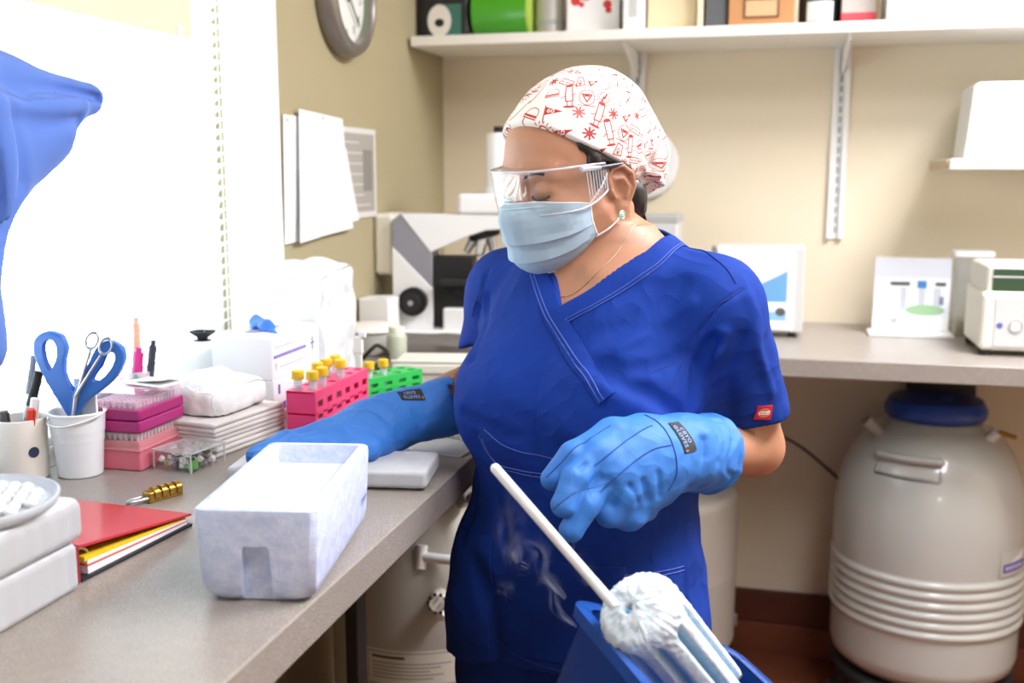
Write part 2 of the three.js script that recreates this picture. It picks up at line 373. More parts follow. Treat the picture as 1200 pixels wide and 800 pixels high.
{ // open foam box, the nearest thing on the worktop
  const t = thing('foam_box', 'open pale blue foam box with a slot in its end, standing on the worktop edge', 'foam box', [-0.4345, TOP, -0.79], 10.6);
  const W = 0.114, D = 0.238, H = 0.0875;
  const ring = (w, d, y, r, dz = 0) => roundRect(w, d, r, 6).map(([x, z]) => [x, y, z - D / 2 + dz]);
  const outer = skin([ring(W - 0.034, D - 0.034, 0, 0.012), ring(W - 0.026, D - 0.026, 0.0012, 0.014), ring(W - 0.013, D - 0.013, 0.008, 0.013), ring(W - 0.0085, D - 0.009, 0.018, 0.010), ring(W - 0.003, D - 0.003, H - 0.006, 0.009), ring(W - 0.0045, D - 0.0045, H - 0.0012, 0.009), ring(W - 0.008, D - 0.008, H, 0.008),
    ring(W - 0.022, D - 0.022, H, 0.006), ring(W - 0.026, D - 0.026, H - 0.003, 0.005), ring(W - 0.03, D - 0.03, H - 0.046, 0.004), ring(W - 0.036, D - 0.036, H - 0.05, 0.003)].map((r) => r.slice().reverse()), true, true, true);
  // the slot in the near end: a recessed channel cut by moving the wall inwards
  const p = outer.attributes.position;
  const { Brush, Evaluator, SUBTRACTION } = csg;
  const a = new Brush(outer), ev = new Evaluator(); ev.attributes = ['position', 'normal', 'uv']; ev.useGroups = false;
  const slotG = ext([[-0.015, -0.01], [-0.0145, 0.01], [-0.0122, 0.051], [-0.0105, 0.0535], [0.0105, 0.0535], [0.0122, 0.051], [0.0135, 0.01], [0.014, -0.01]], 0.02).translate(0, 0, -0.0135);
  slotG.deleteAttribute('uv'); slotG.setAttribute('uv', new THREE.BufferAttribute(new Float32Array(slotG.attributes.position.count * 2), 2));
  const b = new Brush(slotG); a.updateMatrixWorld(); b.updateMatrixWorld();
  const cut = ev.evaluate(a, b, SUBTRACTION).geometry;
  part('tub', metreUV(toCreasedNormals(cut, 0.7), 1), M.foamBlue, t);
  const mark = canvasTex(128, 48, (x, w, h) => { x.clearRect(0, 0, w, h); x.strokeStyle = '#3a3f86'; x.lineWidth = 5; x.lineCap = 'round';
    for (let k = 0; k < 5; k++) { x.beginPath(); x.moveTo(12 + k * 24, 38); x.lineTo(12 + k * 24, 14); x.quadraticCurveTo(22 + k * 24, 6, 28 + k * 24, 16); x.stroke(); } });
  const mk = new THREE.PlaneGeometry(0.026, 0.011).rotateY(Math.PI / 2).rotateZ(-0.037).translate(W / 2 - 0.0024, 0.034, -D + 0.032);
  part('print', mk, S('#ffffff', 0.8, { map: mark, transparent: true, alphaTest: 0.3 }), t);
  part('liner', skin([ring(W - 0.0285, D - 0.0285, H - 0.02, 0.004), ring(W - 0.028, D - 0.028, H - 0.0195, 0.004)].map((r) => r.slice().reverse()), true, true, true), P('#dde5fa', 0.3), t);
}
{ // its lid lies behind it
  const t = thing('foam_cover', 'white foam box lid lying flat behind the open foam box', 'foam cover', [-0.528, TOP, -1.175], 9);
  part('slab', box(0.248, 0.022, 0.098, 0.006, 0, 0.003, 0, 3), M.foam, t);
  part('inner_rim', box(0.222, 0.006, 0.076, 0.002, 0, 0, 0), M.foam, t);
}
{ // brass four dial padlock lying on its side
  const t = thing('brass_padlock', 'brass combination padlock with four dials lying on the worktop', 'padlock', [-0.697, TOP, -1.036], -24);
  part('body', box(0.016, 0.013, 0.046, 0.002, 0, 0, -0.012), M.brass, t);
  for (let k = 0; k < 4; k++) { const d = part('dial', new THREE.CylinderGeometry(0.0088, 0.0088, 0.0062, 14).rotateX(Math.PI / 2).translate(0.001, 0.0088, -0.029 + k * 0.0098), M.brass, t); d.position.x = 0.0005; }
  part('shackle', tube([[-0.0048, 0.0062, 0.008], [-0.0048, 0.0062, 0.024], [-0.003, 0.0062, 0.031], [0, 0.0062, 0.0335], [0.003, 0.0062, 0.031], [0.0048, 0.0062, 0.024], [0.0048, 0.0062, 0.008]], 0.0021, 40, 10), M.steel, t);
}
// pot with pens
{
  const t = thing('pen_pot', 'cream ceramic pen pot with a dark round emblem at the left edge', 'pen pot', [-0.913, TOP, -1.083], 44);
  part('pot', lathe([[0, 0], [0.029, 0], [0.0305, 0.002], [0.031, 0.076], [0.03, 0.0775], [0.0285, 0.076], [0.0283, 0.006], [0, 0.005]], 56), S('#ece4d6', 0.42), t);
  part('emblem', new THREE.CylinderGeometry(0.0312, 0.0312, 0.012, 12, 1, true, 0.2, 0.36).translate(0, 0.034, 0), S('#2a3554', 0.5), t);
  // the emblem is a round spot: trim the strip to a disc
  const e = t.children[1].geometry, pts = []; const idx = []; const n = 24;
  pts.push([0, 0]); for (let k = 0; k < n; k++) pts.push([Math.cos(k / n * 2 * Math.PI), Math.sin(k / n * 2 * Math.PI)]);
  const pos = []; for (const [u, v] of pts) { const a = 0.36 + u * 0.0068 / 0.0312; pos.push(0.0313 * Math.sin(a), 0.037 + v * 0.0068, 0.0313 * Math.cos(a)); }
  for (let k = 0; k < n; k++) idx.push(0, 1 + k, 1 + (k + 1) % n);
  const g = new THREE.BufferGeometry(); g.setAttribute('position', new THREE.Float32BufferAttribute(pos, 3)); g.setIndex(idx); g.computeVertexNormals(); t.children[1].geometry = g;
  const pens = [
    ['gel_pen', 'slim clear ballpoint pen at the back of the cream pen pot', [-0.914, -1.094], [-0.906, -1.115], 0.142, 0.0038, M.clearFrost, S('#8d9298', 0.5)],
    ['marker_pen', 'grey marker pen with a black cap in the cream pen pot', [-0.905, -1.078], [-0.887, -1.1], 0.126, 0.0058, S('#b9bab9', 0.5), M.black],
    ['white_pen', 'white marker leaning right in the cream pen pot', [-0.895, -1.085], [-0.876, -1.09], 0.095, 0.006, M.white, M.white],
    ['red_pen', 'red capped pen lowest in the cream pen pot', [-0.889, -1.078], [-0.872, -1.078], 0.084, 0.0058, S('#d8402b', 0.45), S('#d8402b', 0.45)],
    ['grey_marker', 'dark grey stub of a marker at the front of the pot', [-0.902, -1.07], [-0.906, -1.066], 0.082, 0.0062, M.darkGrey, M.darkGrey],
  ];
  for (const [n2, label, b0, e0, h, r, bm, cm] of pens) {
    const b = [b0[0] - 0.013, b0[1] + 0.005], e2 = [e0[0] - 0.013, e0[1] + 0.005];
    const q = thing(n2, label, 'pen', [b[0], TOP + 0.007, b[1]]);
    const top = [(e2[0] - b[0]) * h / 0.1, h, (e2[1] - b[1]) * h / 0.1], mid = top.map((v) => v * 0.66);
    part('barrel', rod([0, 0, 0], mid, r * 0.9, r * 0.9), bm, q);
    part('cap', [rod(mid, top, r, r * 0.86), rod(mid.map((v, k) => v + (k === 0 ? r * 1.1 : 0)), top.map((v, k) => v * 0.98 + (k === 0 ? r * 1.1 : 0)), r * 0.2)], cm, q);
    if (n2 === 'marker_pen') {
      const lb = canvasTex(256, 64, (x) => { x.fillStyle = '#b9bab9'; x.fillRect(0, 0, 256, 64); x.fillStyle = '#222'; x.font = 'bold 46px sans-serif'; x.fillText('Sharpie', 30, 48); });
      const g2 = new THREE.CylinderGeometry(r * 0.93, r * 0.93, 0.055, 20, 1, true); g2.attributes.uv.array.forEach((v, i, a) => { if (i % 2 === 0) { const u = v; a[i] = a[i + 1]; a[i + 1] = u * 1.4 - 0.1; } });
      const Q = new THREE.Quaternion().setFromUnitVectors(V(0, 1, 0), V(...top).normalize()); g2.applyQuaternion(Q).translate(mid[0] * 0.66, mid[1] * 0.66, mid[2] * 0.66);
      part('print', g2, S('#fff', 0.5, { map: lb }), q);
    }
  }
}
// white pail with scissors and forceps
{
  const c = [-0.852, TOP, -1.112];
  const t = thing('white_pail', 'small white metal pail holding scissors beside the pen pot', 'pail', c);
  part('pail', lathe([[0, 0.002], [0.0255, 0.002], [0.0268, 0], [0.0275, 0.002], [0.0305, 0.044], [0.0315, 0.046], [0.0312, 0.048], [0.0318, 0.056], [0.0328, 0.058], [0.0325, 0.06], [0.034, 0.079], [0.0358, 0.0805], [0.0358, 0.083], [0.034, 0.0835], [0.0332, 0.081], [0.027, 0.005], [0, 0.004]], 56), P('#eef0f0', 0.3, { clearcoat: 0.4 }), t);
  part('handle', tube([[-0.035, 0.076, 0.004], [-0.02, 0.071, 0.031], [0.006, 0.07, 0.037], [0.03, 0.076, 0.022], [0.041, 0.083, 0.004], [0.036, 0.086, -0.004]], 0.0012, 40, 8), M.whiteGloss, t);
  // blue handled scissors, handles up
  const s = thing('scissors', 'scissors with large blue plastic handles standing in the white pail', 'scissors', [c[0], TOP + 0.006, c[2]], 12);
  const loop = (pts, hole) => { const f = (P_) => new THREE.CatmullRomCurve3(P_.map((q) => V(q[0], q[1], 0)), true).getPoints(48).map((q) => [q.x, q.y]); return ext(f(pts), 0.007, 0.0022, [f(hole)]).translate(0, 0, -0.0035); };
  const hm = P('#2f6fc4', 0.35, { clearcoat: 0.3 });
  part('handle', loop([[-0.016, 0.085], [-0.034, 0.118], [-0.046, 0.15], [-0.043, 0.168], [-0.03, 0.176], [-0.014, 0.172], [-0.008, 0.158], [-0.012, 0.14], [-0.012, 0.12], [0.004, 0.085], [-0.006, 0.07]], [[-0.029, 0.128], [-0.037, 0.15], [-0.034, 0.165], [-0.024, 0.168], [-0.018, 0.158], [-0.02, 0.142]]), hm, s);
  part('handle', loop([[-0.005, 0.07], [0.002, 0.098], [0.014, 0.12], [0.028, 0.144], [0.036, 0.158], [0.05, 0.166], [0.064, 0.158], [0.066, 0.144], [0.054, 0.122], [0.038, 0.108], [0.014, 0.09], [0.004, 0.076]], [[0.026, 0.117], [0.038, 0.136], [0.048, 0.153], [0.056, 0.152], [0.057, 0.143], [0.045, 0.125], [0.032, 0.115]]).translate(0, 0, 0.004), hm, s);
  part('blade', ext([[-0.012, 0.082], [0.004, 0.082], [0.006, 0.03], [0.004, 0], [0.001, 0]], 0.0016).translate(0, 0, -0.001), M.steel, s);
  part('blade', ext([[-0.006, 0.082], [0.010, 0.082], [0.001, 0], [-0.002, 0], [-0.003, 0.03]], 0.0016).translate(0, 0, 0.003), M.steel, s);
  const f = thing('forceps', 'long steel ring-handled forceps leaning across the blue scissors', 'forceps', [c[0] - 0.012, TOP + 0.006, c[2] + 0.014], 12);
  const ringL = (cx, cy) => new THREE.TorusGeometry(0.0085, 0.0017, 8, 28).scale(0.85, 1.25, 1).rotateZ(-0.5).translate(cx, cy, 0.0);
  part('shank', [rod([-0.004, 0, 0], [0.022, 0.1, 0.001], 0.0022), rod([0.022, 0.1, 0.001], [0.043, 0.158, 0], 0.0021, 0.0016), ringL(0.045, 0.168)], M.steel, f);
  part('shank', [rod([0.002, 0, 0.003], [0.022, 0.1, 0.004], 0.0022), rod([0.022, 0.1, 0.004], [0.056, 0.15, 0.003], 0.0021, 0.0016), ringL(0.062, 0.161)], M.steel, f);
  part('pivot', new THREE.CylinderGeometry(0.003, 0.003, 0.008, 14).rotateX(Math.PI / 2).translate(0.0215, 0.098, 0.002), M.dullSteel, f);
  const pk = thing('paper_sleeve', 'white paper sleeve standing at the back of the pail', 'paper sleeve', [c[0] + 0.006, TOP + 0.006, c[2] - 0.012], -8);
  part('sleeve', [box(0.034, 0.115, 0.004, 0.001)], M.paper, pk); part('flap', box(0.034, 0.014, 0.0055, 0.001, 0, 0.101, 0), M.white, pk);
}
{ // teal box behind the pail
  const t = thing('teal_box', 'narrow teal plastic box standing behind the white pail', 'box', [-0.872, TOP, -1.185]);
  part('shell', box(0.03, 0.088, 0.05, 0.002), M.teal, t); part('lid', box(0.0315, 0.012, 0.0515, 0.002, 0, 0.08, 0), S('#0f6f83', 0.4), t);
}
// pipette tip boxes, one on the other
{
  const pink = P('#e77a8c', 0.35), clear = P('#fdf8f9', 0.06, { transmission: 0.93, thickness: 0 });
  const shell = (w, d, h, y, r = 0.004) => { const s = ext(roundRect(w, d, r, 4), h, 0.0, [roundRect(w - 0.003, d - 0.003, r - 0.001, 4)]).rotateX(-Math.PI / 2).translate(0, y, 0); return join([s, box(w - 0.002, 0.0015, d - 0.002, 0, 0, y + h - 0.0015, 0)]); };
  const t = thing('pipette_tip_box', 'pale pink pipette tip box with a clear lid, under the magenta one', 'tip box', [-0.8185, TOP, -1.1885]);
  part('base', box(0.073, 0.031, 0.101, 0.003), pink, t);
  part('tip_plate', box(0.067, 0.01, 0.095, 0.002, 0, 0.0285, 0), S('#e9868f', 0.4), t);
  part('rim', box(0.077, 0.0016, 0.105, 0.0006, 0, 0.0268, 0), P('#f3b6bd', 0.25, { transmission: 0.4, thickness: 0 }), t);
  part('lid', shell(0.0755, 0.1035, 0.0215, 0.0285), clear, t);
  const tips = []; for (let i = 0; i < 8; i++) for (let j = 0; j < 12; j++) tips.push(cyl(0.0018, 0.0027, 0.0085, (i - 3.5) * 0.0082, 0.0386, (j - 5.5) * 0.0078, 8));
  tag(part('pipette_tips', tips, S('#f6f2f2', 0.4), t), null, null, null, 'stuff');
  const u = thing('pipette_tip_box', 'magenta pipette tip box stacked on the pale pink one', 'tip box', [-0.8175, TOP + 0.0505, -1.188]);
  part('base', box(0.0755, 0.0155, 0.104, 0.003), S('#b02a78', 0.35), u);
  part('rim', box(0.0765, 0.0145, 0.105, 0.003, 0, 0.016, 0), S('#a92471', 0.35), u);
  part('lid', shell(0.0735, 0.102, 0.021, 0.0306), P('#fdf8fb', 0.08, { transmission: 0.93, thickness: 0 }), u);
  const tp = []; for (let i = 0; i < 8; i++) for (let j = 0; j < 12; j++) tp.push(cyl(0.0026, 0.0029, 0.008, (i - 3.5) * 0.0082, 0.0308, (j - 5.5) * 0.0078, 8));
  tag(part('pipette_tips', tp, S('#f0d9e4', 0.4), u), null, null, null, 'stuff');
}
{ // folded paper lying on the upper tip box
  const t = thing('paper_slip', 'folded white paper slip lying on the magenta tip box', 'paper', [-0.80, TOP + 0.103, -1.205], -12);
  const g = new THREE.PlaneGeometry(0.072, 0.05, 10, 6).rotateX(-Math.PI / 2); const p = g.attributes.position;
  part('sheet', [box(0.07, 0.0015, 0.048, 0.0005, 0, 0, 0)], M.paper, t);
  part('flap', box(0.05, 0.0012, 0.04, 0.0004, 0, 0, 0).rotateZ(0.12).translate(0.006, 0.005, -0.004), M.paper, t);
}
{ // clear cup with pink dots
  const t = thing('dotted_cup', 'clear cup with pink dots holding markers behind the tip boxes', 'cup', [-0.862, TOP, -1.262]);
  part('cup', lathe([[0, 0], [0.02, 0], [0.021, 0.002], [0.0265, 0.108], [0.0255, 0.108], [0.02, 0.004], [0, 0.003]], 40), P('#fbfbfb', 0.15, { transmission: 0.55, thickness: 0 }), t);
  for (const [a, y, r, cl] of [[0.15, 0.094, 0.0055, '#e7688f'], [0.85, 0.099, 0.004, '#f0a7bd'], [-0.5, 0.097, 0.0045, '#f0a7bd'], [0.5, 0.08, 0.004, '#e7688f'], [1.4, 0.09, 0.005, '#e7688f'], [0.45, 0.103, 0.003, '#56b59a']]) {
    const rad = 0.021 + y * 0.051 + 0.0004;
    part('dot', new THREE.CircleGeometry(r, 20).rotateX(-0.05).translate(0, y, rad).rotateY(a), S(cl, 0.5), t);
  }
  const mk = (n, label, x, z, lean, h, r, col, cap) => { const q = thing(n, label, 'marker', [-0.862 + x, TOP + 0.006, -1.262 + z]); const e = [lean, h, 0];
    part('barrel', rod([0, 0, 0], e.map((v) => v * 0.72), r), S(col, 0.4), q); part('cap', [rod(e.map((v) => v * 0.72), e.map((v) => v * 0.95), r * 1.08), rod(e.map((v) => v * 0.95), e, r * 0.7)], cap, q); };
  mk('orange_marker', 'orange barrelled marker standing tall in the dotted cup', -0.003, 0.004, 0.006, 0.176, 0.0048, '#ef8a63', P('#f3b79a', 0.3));
  mk('pink_marker', 'short bright pink marker in the dotted cup', -0.006, 0.012, 0.016, 0.135, 0.0066, '#e0358d', S('#e0358d', 0.4));
  mk('black_marker', 'dark grey marker leaning right in the dotted cup', 0.006, 0.006, 0.024, 0.145, 0.0048, '#4a4a58', S('#3b3b48', 0.4));
}
{ // clear vial box full of caps
  const t = thing('clear_box', 'shallow clear box full of small coloured caps in front of the tip boxes', 'box', [-0.7385, TOP, -1.182], -9);
  const W = 0.062, D = 0.068, H = 0.026, s = ext(roundRect(W, D, 0.002, 3), H, 0, [roundRect(W - 0.0025, D - 0.0025, 0.001, 3)]).rotateX(-Math.PI / 2);
  part('tub', [s, box(W - 0.002, 0.0012, D - 0.002, 0, 0, 0, 0)], M.clear, t);
  part('lid', [box(W + 0.001, 0.0015, D + 0.001, 0.0005, 0, H, 0)], P('#f6f5f5', 0.2, { transmission: 0.8, thickness: 0 }), t);
  part('edge_rib', [[1, 1], [1, -1], [-1, 1], [-1, -1]].map(([i, j]) => box(0.002, H, 0.002, 0.0004, i * (W / 2 - 0.001), 0, j * (D / 2 - 0.001))).concat([box(W + 0.001, 0.002, 0.0015, 0.0004, 0, H - 0.001, D / 2), box(W + 0.001, 0.002, 0.0015, 0.0004, 0, H - 0.001, -D / 2), box(0.0015, 0.002, D + 0.001, 0.0004, W / 2, H - 0.001, 0), box(0.0015, 0.002, D + 0.001, 0.0004, -W / 2, H - 0.001, 0)]), P('#eceeee', 0.3, { transmission: 0.5, thickness: 0 }), t);
  const cols = ['#e9e9e6', '#f5f4f1', '#7a7a78', '#3a3a3c', '#6fb053', '#cfd36a', '#b9a7ae', '#ffffff', '#96938f'];
  const cap = [cyl(0.0042, 0.0042, 0.005, 0, 0, 0, 12)]; const capG = join(cap);
  for (let k = 0; k < 126; k++) {
    const q = part('cap', capG, capM(cols[Math.floor(rnd() * cols.length)]), scene); const L2 = Math.floor(k / 42);
    const lx = rr(-0.0245, 0.0245), lz = rr(-0.028, 0.028), a = R(-9);
    q.position.set(-0.7385 + lx * Math.cos(a) + lz * Math.sin(a), TOP + 0.0045 + L2 * 0.0078, -1.182 - lx * Math.sin(a) + lz * Math.cos(a)); q.rotation.set(rr(-0.7, 0.7), rr(0, 6), rr(-0.7, 0.7));
    tag(q, 'small vial cap inside the shallow clear box', 'cap', 'loose caps in the clear box');
  }
  const g1 = thing('green_stopper', 'largest green cap showing through the front of the clear box', 'cap', [-0.718, TOP + 0.004, -1.157], 20); part('shell', cyl(0.006, 0.006, 0.011, 0, 0, 0, 16), S('#5fae4d', 0.4), g1); part('rim', cyl(0.0064, 0.0064, 0.002, 0, 0.0, 0, 16), S('#4f9a40', 0.4), g1);
}
function capM(c) { return (capM.cache ??= {})[c] ??= S(c, 0.4); }
// folded towels
{
  const slab = (w, d, h, seed) => { const g = new RoundedBoxGeometry(w, h, d, 6, h * 0.48); const p = g.attributes.position;
    for (let i = 0; i < p.count; i++) { const x = p.getX(i), z = p.getZ(i); const k = 0.0016 * noise(x * 22 + seed, z * 22, seed * 3.1); p.setY(i, p.getY(i) + k); p.setX(i, x + 0.002 * noise(z * 15, p.getY(i) * 90, seed)); p.setZ(i, z + 0.002 * noise(x * 15, p.getY(i) * 90, seed + 5)); }
    g.computeVertexNormals(); return g.translate(0, h / 2, 0); };
  const clothM = S('#eae5df', 0.95, { bumpMap: softCloth, bumpScale: 0.0006 });
  const names = ['bottom', 'second', 'third', 'fourth', 'fifth', 'sixth', 'top'];
  let y = TOP;
  for (let k = 0; k < 7; k++) {
    const h = 0.0066; const t = thing('folded_towel', 'folded white paper towel, ' + (k === 0 ? 'lowest' : k === 6 ? 'uppermost' : names[k] + ' from the worktop') + ' in the stack beside the tip boxes', 'towel', [-0.7615 + rr(-0.0015, 0.0015), y, -1.305 + rr(-0.0015, 0.0015)], -9 + rr(-1, 1), 'folded white towels in the stack');
    part('cloth', slab(0.106, 0.16, h, k), clothM, t); y += h + 0.0002;
  }
}

// ---------------------------------------------------------------- signed distance surfaces
const { min, max, abs, sqrt, exp, cos, sin, hypot } = Math;
const smin = (a, b, k) => { const h = max(k - abs(a - b), 0) / k; return min(a, b) - h * h * k * 0.25; };
const smax = (a, b, k) => -smin(-a, -b, k);
const sph = (p, c, r) => hypot(p[0] - c[0], p[1] - c[1], p[2] - c[2]) - r;
function ell(p, c, r) {
  const x = (p[0] - c[0]) / r[0], y = (p[1] - c[1]) / r[1], z = (p[2] - c[2]) / r[2];
  const k0 = hypot(x, y, z), k1 = hypot(x / r[0], y / r[1], z / r[2]);
  return k1 < 1e-9 ? -min(r[0], r[1], r[2]) : k0 * (k0 - 1) / k1;
}
function cap(p, a, b, ra, rb = ra) {           // tapered capsule
  const bx = b[0] - a[0], by = b[1] - a[1], bz = b[2] - a[2], px = p[0] - a[0], py = p[1] - a[1], pz = p[2] - a[2];
  const t = max(0, min(1, (px * bx + py * by + pz * bz) / (bx * bx + by * by + bz * bz)));
  return hypot(px - bx * t, py - by * t, pz - bz * t) - (ra + (rb - ra) * t);
}
function rbox(p, c, h, r) {
  const x = abs(p[0] - c[0]) - h[0] + r, y = abs(p[1] - c[1]) - h[1] + r, z = abs(p[2] - c[2]) - h[2] + r;
  return hypot(max(x, 0), max(y, 0), max(z, 0)) + min(max(x, y, z), 0) - r;
}
// distance from p to a polyline
function poly(p, pts) { let d = 9; for (let i = 0; i + 1 < pts.length; i++) d = min(d, cap(p, pts[i], pts[i + 1], 0)); return d; }
// naive surface nets over the box lo..hi; blocks far from the surface are skipped
function nets(f, lo, hi, cell) {
  const B = 6, n = [0, 1, 2].map((k) => Math.ceil((hi[k] - lo[k]) / cell / B) * B + 1), [nx, ny, nz] = n;
  const val = new Float32Array(nx * ny * nz).fill(NaN), I = (x, y, z) => (z * ny + y) * nx + x, q = [0, 0, 0];
  const diag = cell * (B / 2 + 1) * 1.7321 * 1.6;
  for (let z = 0; z < nz; z += B) for (let y = 0; y < ny; y += B) for (let x = 0; x < nx; x += B) {
    q[0] = lo[0] + (x + B / 2) * cell; q[1] = lo[1] + (y + B / 2) * cell; q[2] = lo[2] + (z + B / 2) * cell;
    const d = f(q), far = abs(d) > diag;
    for (let c = z; c < min(z + B, nz); c++) for (let b = y; b < min(y + B, ny); b++) for (let a = x; a < min(x + B, nx); a++) {
      if (far) { val[I(a, b, c)] = d; continue; }
      q[0] = lo[0] + a * cell; q[1] = lo[1] + b * cell; q[2] = lo[2] + c * cell; val[I(a, b, c)] = f(q);
    }
  }
  const id = new Int32Array(nx * ny * nz).fill(-1), pos = [], idx = [];
  const E2 = [[0, 1], [2, 3], [4, 5], [6, 7], [0, 2], [1, 3], [4, 6], [5, 7], [0, 4], [1, 5], [2, 6], [3, 7]], v = new Float32Array(8);
  for (let z = 0; z + 1 < nz; z++) for (let y = 0; y + 1 < ny; y++) for (let x = 0; x + 1 < nx; x++) {
    let m = 0; for (let k = 0; k < 8; k++) { v[k] = val[I(x + (k & 1), y + ((k >> 1) & 1), z + (k >> 2))]; if (v[k] < 0) m |= 1 << k; }
    if (m === 0 || m === 255) continue;
    let sx = 0, sy = 0, sz = 0, c = 0;
    for (const [a, b] of E2) if ((v[a] < 0) !== (v[b] < 0)) {
      const t = v[a] / (v[a] - v[b]); c++;
      sx += (a & 1) + t * ((b & 1) - (a & 1)); sy += ((a >> 1) & 1) + t * (((b >> 1) & 1) - ((a >> 1) & 1)); sz += (a >> 2) + t * ((b >> 2) - (a >> 2));
    }
    id[I(x, y, z)] = pos.length / 3;
    pos.push(lo[0] + (x + sx / c) * cell, lo[1] + (y + sy / c) * cell, lo[2] + (z + sz / c) * cell);
  }
  const quad = (a, b, c, d, flip) => { if (a < 0 || b < 0 || c < 0 || d < 0) return; if (flip) idx.push(a, c, b, a, d, c); else idx.push(a, b, c, a, c, d); };
  for (let z = 1; z + 1 < nz; z++) for (let y = 1; y + 1 < ny; y++) for (let x = 1; x + 1 < nx; x++) {
    const s = val[I(x, y, z)] < 0;
    if (s !== val[I(x + 1, y, z)] < 0) quad(id[I(x, y - 1, z - 1)], id[I(x, y, z - 1)], id[I(x, y, z)], id[I(x, y - 1, z)], !s);
    if (s !== val[I(x, y + 1, z)] < 0) quad(id[I(x - 1, y, z - 1)], id[I(x - 1, y, z)], id[I(x, y, z)], id[I(x, y, z - 1)], !s);
    if (s !== val[I(x, y, z + 1)] < 0) quad(id[I(x - 1, y - 1, z)], id[I(x, y - 1, z)], id[I(x, y, z)], id[I(x - 1, y, z)], !s);
  }
  const nor = new Float32Array(pos.length), e = cell * 0.6, g = [0, 0, 0];
  for (let i = 0; i < pos.length; i += 3) {
    for (let k = 0; k < 3; k++) { q[0] = pos[i]; q[1] = pos[i + 1]; q[2] = pos[i + 2]; q[k] += e; const a = f(q); q[k] -= 2 * e; g[k] = a - f(q); }
    // pull the vertex onto the surface along the gradient
    const L = hypot(...g) || 1; q[0] = pos[i]; q[1] = pos[i + 1]; q[2] = pos[i + 2];
    const d = max(-cell * 0.5, min(cell * 0.5, f(q) / max(L / (2 * e), 0.3)));
    for (let k = 0; k < 3; k++) { pos[i + k] -= d * g[k] / L; nor[i + k] = g[k] / L; }
  }
  const geo = new THREE.BufferGeometry();
  geo.setAttribute('position', new THREE.Float32BufferAttribute(pos, 3));
  geo.setAttribute('normal', new THREE.BufferAttribute(nor, 3));
  geo.setIndex(idx);
  return geo;
}
const grad = (f, p, e = 0.001) => { const g = [0, 1, 2].map((k) => { const a = [...p], b = [...p]; a[k] += e; b[k] -= e; return f(a) - f(b); }); const L = hypot(...g) || 1; return g.map((v) => v / L); };
function snap(f, p, off = 0) { let q = [...p]; for (let k = 0; k < 14; k++) { const d = f(q) - off, g = grad(f, q); q = q.map((v, i) => v - d * g[i] * 0.85); } return q; }
// points of a smooth path through pts laid on the surface f = off
function onSurface(f, pts, off, n = 40) { return new THREE.CatmullRomCurve3(pts.map((p) => V(...p))).getPoints(n).map((p) => snap(f, [p.x, p.y, p.z], off)); }

// ---------------------------------------------------------------- more things on the window worktop
{ // soft heap of white tissue on the towels
  const f = (p) => smin(rbox(p, [0, 0.018, 0], [0.05, 0.022, 0.062], 0.02), ell(p, [-0.004, 0.036, 0.002], [0.036, 0.022, 0.04]), 0.02) + 0.0035 * noise(p[0] * 45, p[1] * 45, p[2] * 45) + 0.005 * noise(p[0] * 18, p[1] * 18, p[2] * 18 + 4);
  const t = thing('tissue_heap', 'soft heap of white tissue lying on the towel stack', 'tissue', [-0.772, TOP + 0.0475, -1.31], -9);
  part('tissue', metreUV(nets(f, [-0.07, 0.0, -0.08], [0.07, 0.08, 0.08], 0.004)), S('#f0eeec', 0.95, { bumpMap: crinkle, bumpScale: 0.002 }), t);
}
{ // white appliance with a black knob and a thin wire
  const t = thing('white_shaker', 'rounded white lab shaker with a black cup head against the window', 'shaker', [-0.897, TOP, -1.49]);
  part('housing', lathe([[0, 0], [0.052, 0], [0.053, 0.006], [0.0555, 0.03], [0.054, 0.075], [0.052, 0.098], [0.045, 0.109], [0.02, 0.113], [0, 0.1135]], 48), S('#eceef0', 0.4), t);
  part('cup_head', lathe([[0, 0.112], [0.007, 0.112], [0.009, 0.118], [0.02, 0.126], [0.021, 0.128], [0.017, 0.129], [0.013, 0.124], [0, 0.122]], 32), M.rubber, t);
  part('collar', lathe([[0.0, 0.11], [0.014, 0.112], [0.014, 0.114], [0, 0.115]], 32), M.black, t);
  part('wire', rod([0.004, 0.12, 0], [0.004, 0.186, 0.002], 0.0007), M.dullSteel, t);
}
